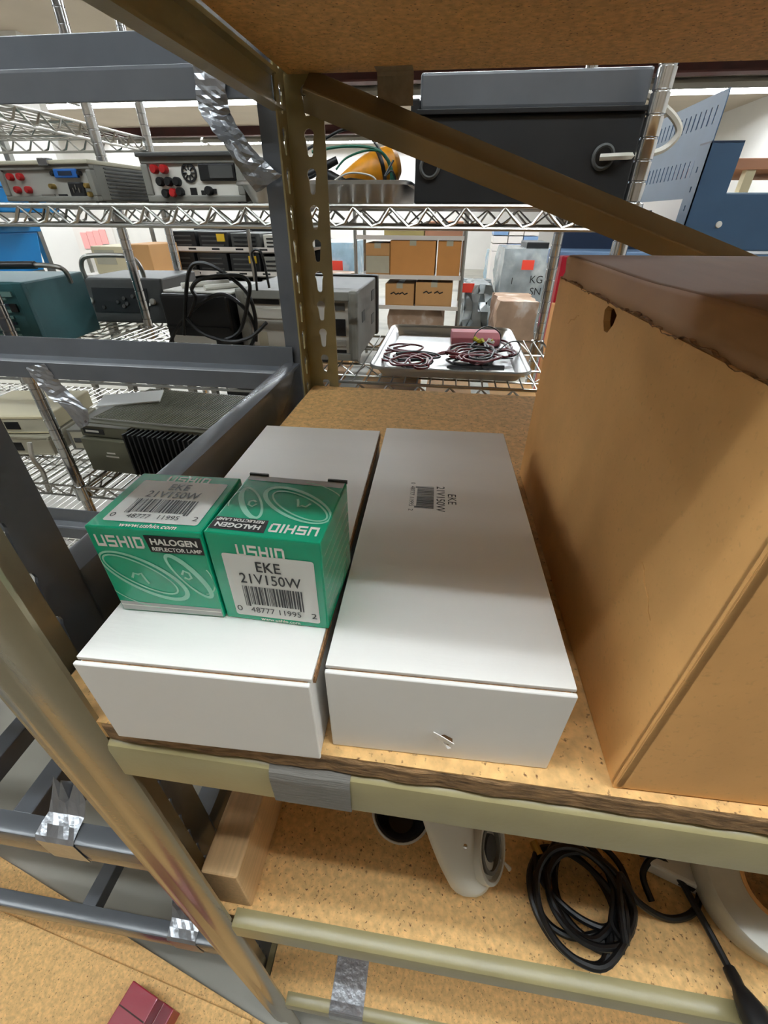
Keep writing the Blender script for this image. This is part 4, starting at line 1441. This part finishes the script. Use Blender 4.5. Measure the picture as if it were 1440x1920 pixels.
# ------------------------------------------------------------------ blue racking to the right
GX = .76
G = thing('blue_cabinet', 'blue sheet metal side panel with two rows of slots, right of the chrome post', 'panel', (GX, 2.2, FLOOR))
fr = frame((GX, 0, 0), (0, -1, 0), (0, 0, 1))          # seen from the left: u runs towards the viewer
u0, u1, v0, v1 = -2.75, -1.84, .055, .315
holes = []
for vc in (.135, .262):
    for k in range(24):
        uc = u1 - .045 - k * .036
        if uc > u0 + .03:
            h = [(uc - .0045, vc - .022), (uc + .0045, vc - .022), (uc + .0065, vc + .022), (uc - .0025, vc + .022)]
            holes.append(h)
holed_plate([(u0, v0), (u1, v0), (u1, v1), (u0, v1)], holes, .003, fr, 'slotted_sheet', 'navy', G)
MB().box(GX - .003, GX + .22, 1.84, 2.75, -.02, .055).build('pale_deck', 'rail_white', G)
MB().box(GX - .02, GX + .22, 1.86, 2.75, -.30, -.021).build('dark_base', 'navy_dark', G)
for yy in (1.88, 2.70):
    MB().box(GX + .02, GX + .07, yy, yy + .05, FLOOR, -.30).build('leg', 'navy_dark', G)

G2 = thing('blue_rack', 'dark blue steel rack with a slotted corner post right of the cardboard box', 'rack', (.9, 1.6, FLOOR))
yb = 1.46
xl, xm, xr_ = .412 * yb, .418 * yb, .455 * yb
zt = .105 * yb
p = bpy.data.objects.new('post', None); p.empty_display_size = .02
COL.objects.link(p); p.parent = G2; p.location = (xl, yb, FLOOR); p.matrix_parent_inverse = world_of(G2).inverted()
holed_plate([(xl, FLOOR), (xr_ + .012, FLOOR), (xr_ + .012, zt), (xl, zt)], [], .003, frame((0, yb, 0), (1, 0, 0), (0, 0, 1)), 'flange', 'navy', p)
hs = []
for k in range(14):
    vc = zt - .05 - k * .04
    hs.append([(-yb - .036, vc - .006), (-yb - .030, vc - .006), (-yb - .030, vc + .006), (-yb - .036, vc + .006)])
holed_plate([(-yb - .062, FLOOR), (-yb, FLOOR), (-yb, zt), (-yb - .062, zt)], hs, .003, frame((xl, 0, 0), (0, -1, 0), (0, 0, 1)), 'flange', 'navy', p)
MB().box(xl, xr_ + .012, yb, yb + .062, zt - .001, zt + .003).build('cap', 'navy_dark', p)
MB().box(xr_ + .002, 1.6, yb + .002, yb + .05, -.070, .056).build('beam', 'navy', G2, bevel=.004)
MB().box(xr_ + .002, 1.6, yb + .004, yb + .05, -.16, -.078).build('beam', 'navy', G2, bevel=.004)
MB().lathe([(.0001, -.004), (.007, -.003), (.008, 0)], (xr_ + .022, yb + .002, -.012), 12, (0, 1, 0)).build('bolt', 'panel_pale', G2, smooth=True)
MB().box(1.55, 1.6, yb, yb + .05, FLOOR, zt).build('post', 'navy', G2)
MB().box(xr_ + .01, 1.6, yb + .0505, 1.80, -.10, -.0785).build('deck', 'navy_dark', G2)

t = thing('blue_bench', 'pale blue bench top with a dark blue body behind the cardboard box', 'bench', (.55, 2.1, FLOOR))
pl = PY(1045, 470, 1.85)
MB().box(pl.x, pl.x + .34, 1.85, 2.02, pl.z - .05, pl.z).build('bench_top', 'light_blue', t, bevel=.004)
MB().box(pl.x + .05, pl.x + .33, 1.87, 2.0, FLOOR, pl.z - .0502).build('bench_body', 'rail_white', t)
MB().box(pl.x + .02, pl.x + .33, 2.0, 2.02, pl.z, pl.z + .12).build('bench_back', 'navy_dark', t)
p0 = PY(1050, 480, 1.80)
rp = MB().box(PY(1030, 600, 1.8).x, PY(1052, 600, 1.8).x, 1.8, 1.845, FLOOR, p0.z + .0).build('steel_upright', 'red_post', None, bevel=.003)
tag(rp, 'red steel upright in front of the pale blue bench', 'post')
b = MB().box(PY(1036, 610, 1.7).x, PY(1062, 610, 1.7).x, 1.70, 1.79, FLOOR, PY(1040, 575, 1.7).z).build('orange_carton', 'carton_orange', None, bevel=.002)
tag(b, 'orange carton beside the torn cardboard box, seen in the gap', 'carton')
t = thing('canopy_rack', 'tan topped shelf unit far right beyond the blue rack', 'shelf', (1.9, 3.6, FLOOR))
ya = 3.4
q0, q1 = PY(1375, 315, ya), PY(1470, 262, ya)
MB().box(PY(1372, 330, ya).x, 3.2, ya, ya + .9, PY(1400, 318, ya).z, PY(1400, 296, ya).z).build('top_board', 'carton_pink', t, bevel=.01)
MB().box(PY(1372, 330, ya).x, 3.2, ya, ya + .9, PY(1400, 362, ya).z - .03, PY(1400, 362, ya).z).build('shelf_board', 'cream', t)
for xx in (PY(1400, 330, ya).x, 3.1):
    MB().box(xx, xx + .05, ya + .02, ya + .07, FLOOR, PY(1400, 318, ya).z).build('leg', 'cream', t)

# ------------------------------------------------------------------ far shelves with cartons
def px_box(u0, v0, u1, v1, y, dep, name, m, lab, cat, group=None, bevel=.004, parent=None):
    a, c_ = PY(u0, v1, y), PY(u1, v0, y)
    xm0, xm1 = PY(u0, (v0 + v1) / 2, y).x, PY(u1, (v0 + v1) / 2, y).x
    o = MB().box(xm0, xm1, y, y + dep, a.z, c_.z).build(name, m, parent, bevel=bevel)
    if parent is None:
        tag(o, lab, cat, group)
    return o


YE = 4.6
F = thing('carton_shelf', 'chrome shelving with white edge rails and cardboard cartons far behind the tray', 'shelving', (0, YE, FLOOR))
xa, xb = PY(668, 520, YE).x, PY(866, 520, YE).x
for xx in (xa, xb):
    for yy in (YE, YE + .5):
        MB().tube([(xx, yy, FLOOR), (xx, yy, PY(700, 385, YE).z)], .016, 8).build('post', 'steel_dull', F, smooth=True)
rails = {}
for v in (445, 519, 576):
    z = PY(770, v, YE).z
    rails[v] = z
    MB().box(xa, xb, YE - .012, YE + .0, z - .020, z + .014).build('edge_rail', 'rail_white', F)
    MB().box(xa, xb, YE, YE + .5, z - .012, z - .001).build('deck', 'steel_dull', F)
CG = [(686, 456, 730, 513, 519, 'carton_tan', 'tan carton with a folded flap, left on the middle far shelf'), (731, 451, 814, 513, 519, 'carton_orange', 'wide orange brown carton in the middle of the middle far shelf'),
      (818, 452, 861, 513, 519, 'carton_orange', 'orange brown carton at the right end of the middle far shelf'),
      (722, 532, 775, 571, 576, 'carton_tan', 'low tan carton with writing, left on the lower far shelf'), (778, 530, 846, 571, 576, 'carton_tan', 'low tan carton with two dark scrawls on the lower far shelf'),
      (720, 420, 795, 438, 445, 'carton_green', 'greenish carton on the upper far shelf'), (797, 415, 868, 438, 445, 'carton_pink', 'pinkish brown carton on the upper far shelf')]
for (u0, v0, u1, v1, rv, m, lab) in CG:
    x0, x1 = PY(u0, v1, YE).x, PY(u1, v1, YE).x
    zb_, zt2 = rails[rv] + .0005, PY((u0 + u1) / 2, v0, YE).z
    t = thing('far_carton', lab, 'carton', ((x0 + x1) / 2, YE + .2, zb_))
    MB().box(x0, x1, YE + .008, YE + .42, zb_, zt2).build('carton_body', m, t, bevel=.006)
    MB().box((x0 + x1) / 2 - .03, (x0 + x1) / 2 + .03, YE + .0065, YE + .41, zt2 - .04, zt2 + .0006).build('tape_strip', 'beige', t)
    if 'scrawl' in lab or 'writing' in lab:
        for k in (.3, .6):
            xx = x0 + (x1 - x0) * k
            MB().tube([(xx - .03, YE + .007, zt2 - .09), (xx, YE + .007, zt2 - .075), (xx + .02, YE + .007, zt2 - .092), (xx + .05, YE + .007, zt2 - .08)], .006, 5).build('scrawl', 'ink', t)
    if 'flap' in lab:
        MB().box(x0 + .004, x1 - .004, YE - .002, YE + .009, zb_ + (zt2 - zb_) * .1, zb_ + (zt2 - zb_) * .62).build('flap', 'beige', t)

def wrapped(u0, v0, u1, y, dep, m, lab, zb_=FLOOR, bump_=.02, seed=1):
    """a shrink wrapped pallet load: soft edged block with wrinkled sides."""
    x0, x1 = PY(u0, 560, y).x, PY(u1, 560, y).x
    zt2 = PY((u0 + u1) / 2, v0, y).z
    bm = bmesh.new()
    bmesh.ops.create_grid(bm, x_segments=2, y_segments=2, size=1)
    bm.free()
    rnd = random.Random(seed)
    n, mz = 8, 7
    vs, fs = [], []
    ring = []
    W_, D_ = x1 - x0, dep
    for k in range(n): ring.append((x0 + W_ * k / n, y))
    for k in range(n): ring.append((x1, y + D_ * k / n))
    for k in range(n): ring.append((x1 - W_ * k / n, y + D_))
    for k in range(n): ring.append((x0, y + D_ - D_ * k / n))
    R = len(ring)
    for i in range(mz + 1):
        t = i / mz
        for (x, yy) in ring:
            sc = 1 - .06 * max(0, t - .85) / .15
            vs.append((x0 + W_ / 2 + (x - x0 - W_ / 2) * sc + rnd.uniform(-1, 1) * bump_, y + D_ / 2 + (yy - y - D_ / 2) * sc + rnd.uniform(-1, 1) * bump_, zb_ + .12 * (zb_ == FLOOR) + (zt2 - zb_ - .12 * (zb_ == FLOOR)) * t))
    for i in range(mz):
        for j in range(R):
            fs.append((i * R + j, i * R + (j + 1) % R, (i + 1) * R + (j + 1) % R, (i + 1) * R + j))
    fs.append([mz * R + j for j in range(R)])
    fs.append([j for j in range(R)][::-1])
    t = thing('wrapped_pallet', lab, 'pallet load', ((x0 + x1) / 2, y + dep / 2, zb_))
    MB().add(vs, fs).build('wrapped_load', m, t, smooth=True)
    if zb_ == FLOOR:
        for k in range(3):
            xx = x0 + (W_ - .1) * k / 2
            MB().box(xx, xx + .1, y + .02, y + D_ - .02, FLOOR, FLOOR + .095).build('bearer', 'wood', t)
        for k in range(5):
            yy = y + .02 + (D_ - .14) * k / 4
            MB().box(x0 + .01, x1 - .01, yy, yy + .1, FLOOR + .0952, FLOOR + .118).build('deck_plank', 'wood', t)
    return t


def red_tag(t, u, v, y, s=.055):
    p = PY(u, v, y - .03)
    MB().box(p.x - s * 1.1, p.x + s * 1.1, p.y, p.y + .004, p.z - s * .8, p.z + s * .8).build('red_tag', 'red_tag', t, bevel=.002, label='red paper tag')


t = wrapped(932, 467, 1034, 5.35, .9, 'shrink_wrap', 'tall shrink wrapped grey pallet load with a red tag and black marker writing', seed=2)
red_tag(t, 990, 497, 5.3)
for (txt, u, v, s) in (('KG', 1003, 530, .10), ('SN', 1001, 552, .10), ('1', 958, 532, .09)):
    p = PY(u, v, 5.3)
    lettering(txt, frame((p.x, 5.255, p.z), (1, 0, 0), (0, 0, 1)), 0, 0, s, 'ink', t, name='marker_writing')
MB().box(PY(988, 460, 5.5).x, PY(1030, 460, 5.5).x, 5.5, 6.0, PY(1000, 466, 5.5).z - .02, PY(1000, 454, 5.5).z).build('black_tray', 'black_plastic', t, bevel=.01)
wrapped(934, 566, 1012, 4.4, .6, 'brown_goods', 'low film wrapped stack of brown goods in front of the tall grey pallet', seed=3)
t = wrapped(872, 534, 918, 5.2, .6, 'shrink_wrap', 'slumped clear wrapped heap beside the far carton shelf', seed=4, bump_=.05)
red_tag(t, 878, 540, 5.2)
wrapped(728, 580, 832, 4.75, .5, 'brown_goods', 'film wrapped brown goods on the floor under the far carton shelf', zb_=FLOOR + .001, seed=5)
t = wrapped(560, 455, 664, 5.1, .9, 'shrink_blue', 'bluish wrapped pallet load left of the far carton shelf with a red tag', seed=6)
red_tag(t, 632, 498, 5.1)
t = wrapped(905, 470, 938, 7.7, .5, 'shrink_blue', 'narrow blue wrapped load between the heap and the tall pallet', seed=8)
t = wrapped(560, 520, 650, 4.3, .6, 'brown_goods', 'wrapped brown stack on the floor left of the far carton shelf', seed=9)

# poster board of documents on the back of the pallet area
t = thing('document_rack', 'white boxes of documents stacked above the tall grey pallet', 'boxes', (.9, 7, FLOOR))
x0, x1 = PY(926, 440, 7).x, PY(1012, 440, 7).x
for k, (va, vb) in enumerate(((425, 442), (443, 457), (458, 472))):
    for j in range(3):
        xx0, xx1 = x0 + (x1 - x0) * j / 3, x0 + (x1 - x0) * (j + 1) / 3 - .01
        MB().box(xx0, xx1, 7, 7.4, PY(960, vb, 7).z + .004, PY(960, va, 7).z).build('document_box', 'rail_white' if (j + k) % 3 else 'light_blue', t, bevel=.006)
MB().box(x0, x1, 7, 7.45, FLOOR, PY(960, 472, 7).z).build('stand', 'rail_white', t)

# black equipment rack to the left of the grey post
YK = 3.0
K = thing('equipment_rack', 'dark equipment rack with white label rails behind the black power unit', 'rack', (-1.2, YK, FLOOR))
xa, xb = PY(306, 500, YK).x, PY(566, 500, YK).x
for xx in (xa, PY(335, 500, YK).x, PY(478, 500, YK).x, xb):
    MB().tube([(xx, YK - .027, FLOOR), (xx, YK - .027, PY(400, 330, YK).z * .25)], .013, 8).build('post', 'steel_dull', K, smooth=True)
kz = {}
for v in (467, 512, 560, 610):
    z = PY(420, v, YK).z
    kz[v] = z
    MB().box(xa, xb, YK - .012, YK, z - .012, z + .012).build('label_rail', 'rail_white', K)
    MB().box(xa, xb, YK, YK + .5, z - .02, z - .004).build('deck', 'steel_dull', K)
    for k in range(6):
        xx = xa + (xb - xa) * (k + .35) / 6
        MB().box(xx, xx + .05, YK - .0135, YK - .012, z - .005, z + .005).build('rail_label', 'ink', K)
MB().box(xa, xb, YK + .5, YK + .52, FLOOR, PY(400, 425, YK).z).build('back_panel', 'black_metal', K)
rnd = random.Random(31)
UL = ['left', 'second', 'third', 'right']
for r_i, (v, top) in enumerate(((467, 434), (512, 474), (560, 522))):
    edges = [318, 372, 432, 492, 560]
    for k in range(4):
        x0, x1 = PY(edges[k], v, YK).x + .01, PY(edges[k + 1], v, YK).x - .01
        zb_ = kz[v] - .0035
        zt2 = PY(420, top + rnd.uniform(0, 8), YK).z
        m = 'black_metal' if (k < 2 or r_i) else ('dark_grey' if k == 2 else 'panel_pale')
        if r_i and k == 3:
            m = 'warm_grey'
        t = thing('rack_module', '%s equipment module on the %s deck of the dark equipment rack' % (('%s-hand' % UL[k]) if k in (0, 3) else UL[k] + ' from left,', ['top', 'middle', 'lower'][r_i]), 'module', ((x0 + x1) / 2, YK, zb_))
        MB().box(x0, x1, YK + .01, YK + .42, zb_, zt2).build('case', m, t, bevel=.004)
        for j in range(3):
            z = zb_ + (zt2 - zb_) * (.2 + .25 * j)
            MB().box(x0 + .02, x1 - .03, YK + .004, YK + .011, z, z + .008).build('panel_strip', 'black_plastic' if m != 'black_metal' else 'dark_grey', t)
        if (r_i, k) in ((0, 1), (1, 2)):
            MB().box(x1 - .07, x1 - .02, YK + .003, YK + .01, zt2 - .05, zt2 - .01).build('yellow_note', 'yellow_note', t)

# cream boxes and pink sheets by the partition, blue bins at the left
YP = 2.6
zf = FLOOR
t = thing('side_table', 'plain table behind the wire racks carrying cream boxes', 'table', (-1.7, YP + .2, FLOOR))
tz = PY(230, 515, YP).z
xa, xb = PY(170, 500, YP).x, PY(300, 500, YP).x
MB().box(xa - .05, xb + .05, YP - .05, YP + .34, tz - .03, tz).build('table_top', 'rail_white', t)
for xx in (xa, xb):
    for yy in (YP, YP + .28):
        MB().box(xx - .02, xx + .02, yy, yy + .04, FLOOR, tz - .03).build('leg', 'steel_dull', t)
x0, x1 = PY(180, 500, YP).x, PY(240, 500, YP).x
t = thing('cream_box', 'large cream box with a paler side behind the chrome post', 'box', (x0, YP, tz))
MB().box(x0, x1, YP, YP + .3, tz + .0003, PY(210, 462, YP).z).build('box_body', 'cream', t, bevel=.008)
MB().box(x0 + .02, x1 - .06, YP - .003, YP + .001, tz + .05, tz + .12).build('box_print', 'beige', t)
x0, x1 = PY(243, 500, YP).x, PY(288, 500, YP).x
tag(MB().box(x0, x1, YP, YP + .3, tz + .0003, PY(250, 458, YP).z).build('tan_carton', 'carton_tan', None, bevel=.006), 'tan carton standing right of the cream box', 'carton')
for k in range(4):
    x0 = PY(156 + 12 * k, 450, 6.3).x
    o = MB().box(x0, x0 + .09, 6.28, 6.292, PY(160, 466 - 3 * k, 6.3).z, PY(160, 436 - 2 * k, 6.3).z).build('pink_sheet', 'pink_paper', None)
    tag(o, 'pink paper sheet hung on the board beside the white partition', 'paper', 'pink sheets on the partition')
px0, px1 = PY(150, 450, 6.3).x, PY(206, 450, 6.3).x
t = thing('notice_board', 'pale free standing board behind the pink sheets', 'board', (px0, 6.32, FLOOR))
MB().box(px0 - .05, px1 + .08, 6.293, 6.32, PY(160, 480, 6.3).z, PY(160, 425, 6.3).z).build('board_face', 'rail_white', t)
for xx in (px0, px1):
    MB().box(xx, xx + .04, 6.30, 6.33, FLOOR, PY(160, 480, 6.3).z).build('leg', 'steel_dull', t)
YBN = 2.2
for k, (u, va, vb) in enumerate(((-14, 333, 398), (-46, 425, 520))):
    p0, p1 = PY(u, (va + vb) / 2, YBN), PY(-200, (va + vb) / 2, YBN)
    z0, z1 = PY(u, vb, YBN).z, PY(u, va, YBN).z
    t = thing('blue_bin', ['bright blue plastic bin at the left edge above the wire shelf', 'bright blue plastic bin at the left edge behind the teal instrument'][k], 'bin', (p1.x, YBN, z0))
    zt2 = z1
    MB().hexa([(p1.x, YBN + .03, z0), (p0.x - .02, YBN + .03, z0), (p0.x - .02, YBN + .4, z0), (p1.x, YBN + .4, z0), (p1.x, YBN, zt2 - .03), (p0.x, YBN, zt2 - .03), (p0.x, YBN + .43, zt2 - .03), (p1.x, YBN + .43, zt2 - .03)]).build('tub', 'sky_bin', t, bevel=.008)
    MB().box(p1.x, p0.x + .015, YBN - .015, YBN + .445, zt2 - .03, zt2).build('rim', 'sky_bin', t, bevel=.006)
t = thing('bin_stand', 'steel stand under the blue bins at the left edge', 'stand', (-2.4, 2.4, FLOOR))
for (u, v) in ((-46, 520), (-14, 398)):
    z0 = PY(u, v, YBN).z
    MB().box(-3.0, PY(u, v, YBN).x + .02, YBN, YBN + .43, z0 - .022, z0 - .0005).build('deck', 'steel_dull', t)
for xx in (-2.95, PY(30, 460, YBN).x - .3):
    MB().box(xx, xx + .03, YBN + .465, YBN + .495, FLOOR, .45).build('leg', 'steel_dull', t)

# unseen cartons added on the wire rack's lower decks to block light from behind
for k, (x0, x1, z, h, lab) in enumerate(((-.40, -.06, ZC[3], .25, 'added light-blocking carton on the lower wire shelf behind the timber stud'), (-.04, .25, ZC[3], .22, 'added light-blocking carton at the right end of the lower wire shelf'),
                                         (-.85, -.30, ZC[4], .24, 'added light-blocking carton on the bottom wire shelf under the amplifier'), (-.28, .22, ZC[4], .26, 'added wide light-blocking carton at the right of the bottom wire shelf'))):
    t = thing('blocker_carton', lab, 'carton', (x0, .93, z))
    MB().box(x0, x1, .93, 1.26, z + .0045, z + h).build('carton_body', 'cardboard', t, bevel=.003)
    MB().box((x0 + x1) / 2 - .025, (x0 + x1) / 2 + .025, .9295, 1.2605, z + h - .05, z + h + .0004).build('tape_strip', 'beige', t)

for k, (x0, x1, h, lab) in enumerate(((-.145, .20, .26, 'added light-blocking carton at the back of the lower shelf behind the timber stud'), (.21, .56, .28, 'added light-blocking carton at the back of the lower shelf behind the black cord'),
                                      (.57, .96, .25, 'added light-blocking carton at the back of the lower shelf, right end'))):
    t = thing('blocker_carton', lab, 'carton', (x0, .46, ZL))  # unseen cartons added to keep rear light off the lower shelf
    MB().box(x0, x1, .46, .655, ZL + .0003, ZL + h).build('carton_body', 'cardboard', t, bevel=.003)
    MB().box((x0 + x1) / 2 - .025, (x0 + x1) / 2 + .025, .4595, .6555, ZL + h - .05, ZL + h + .0004).build('tape_strip', 'beige', t)
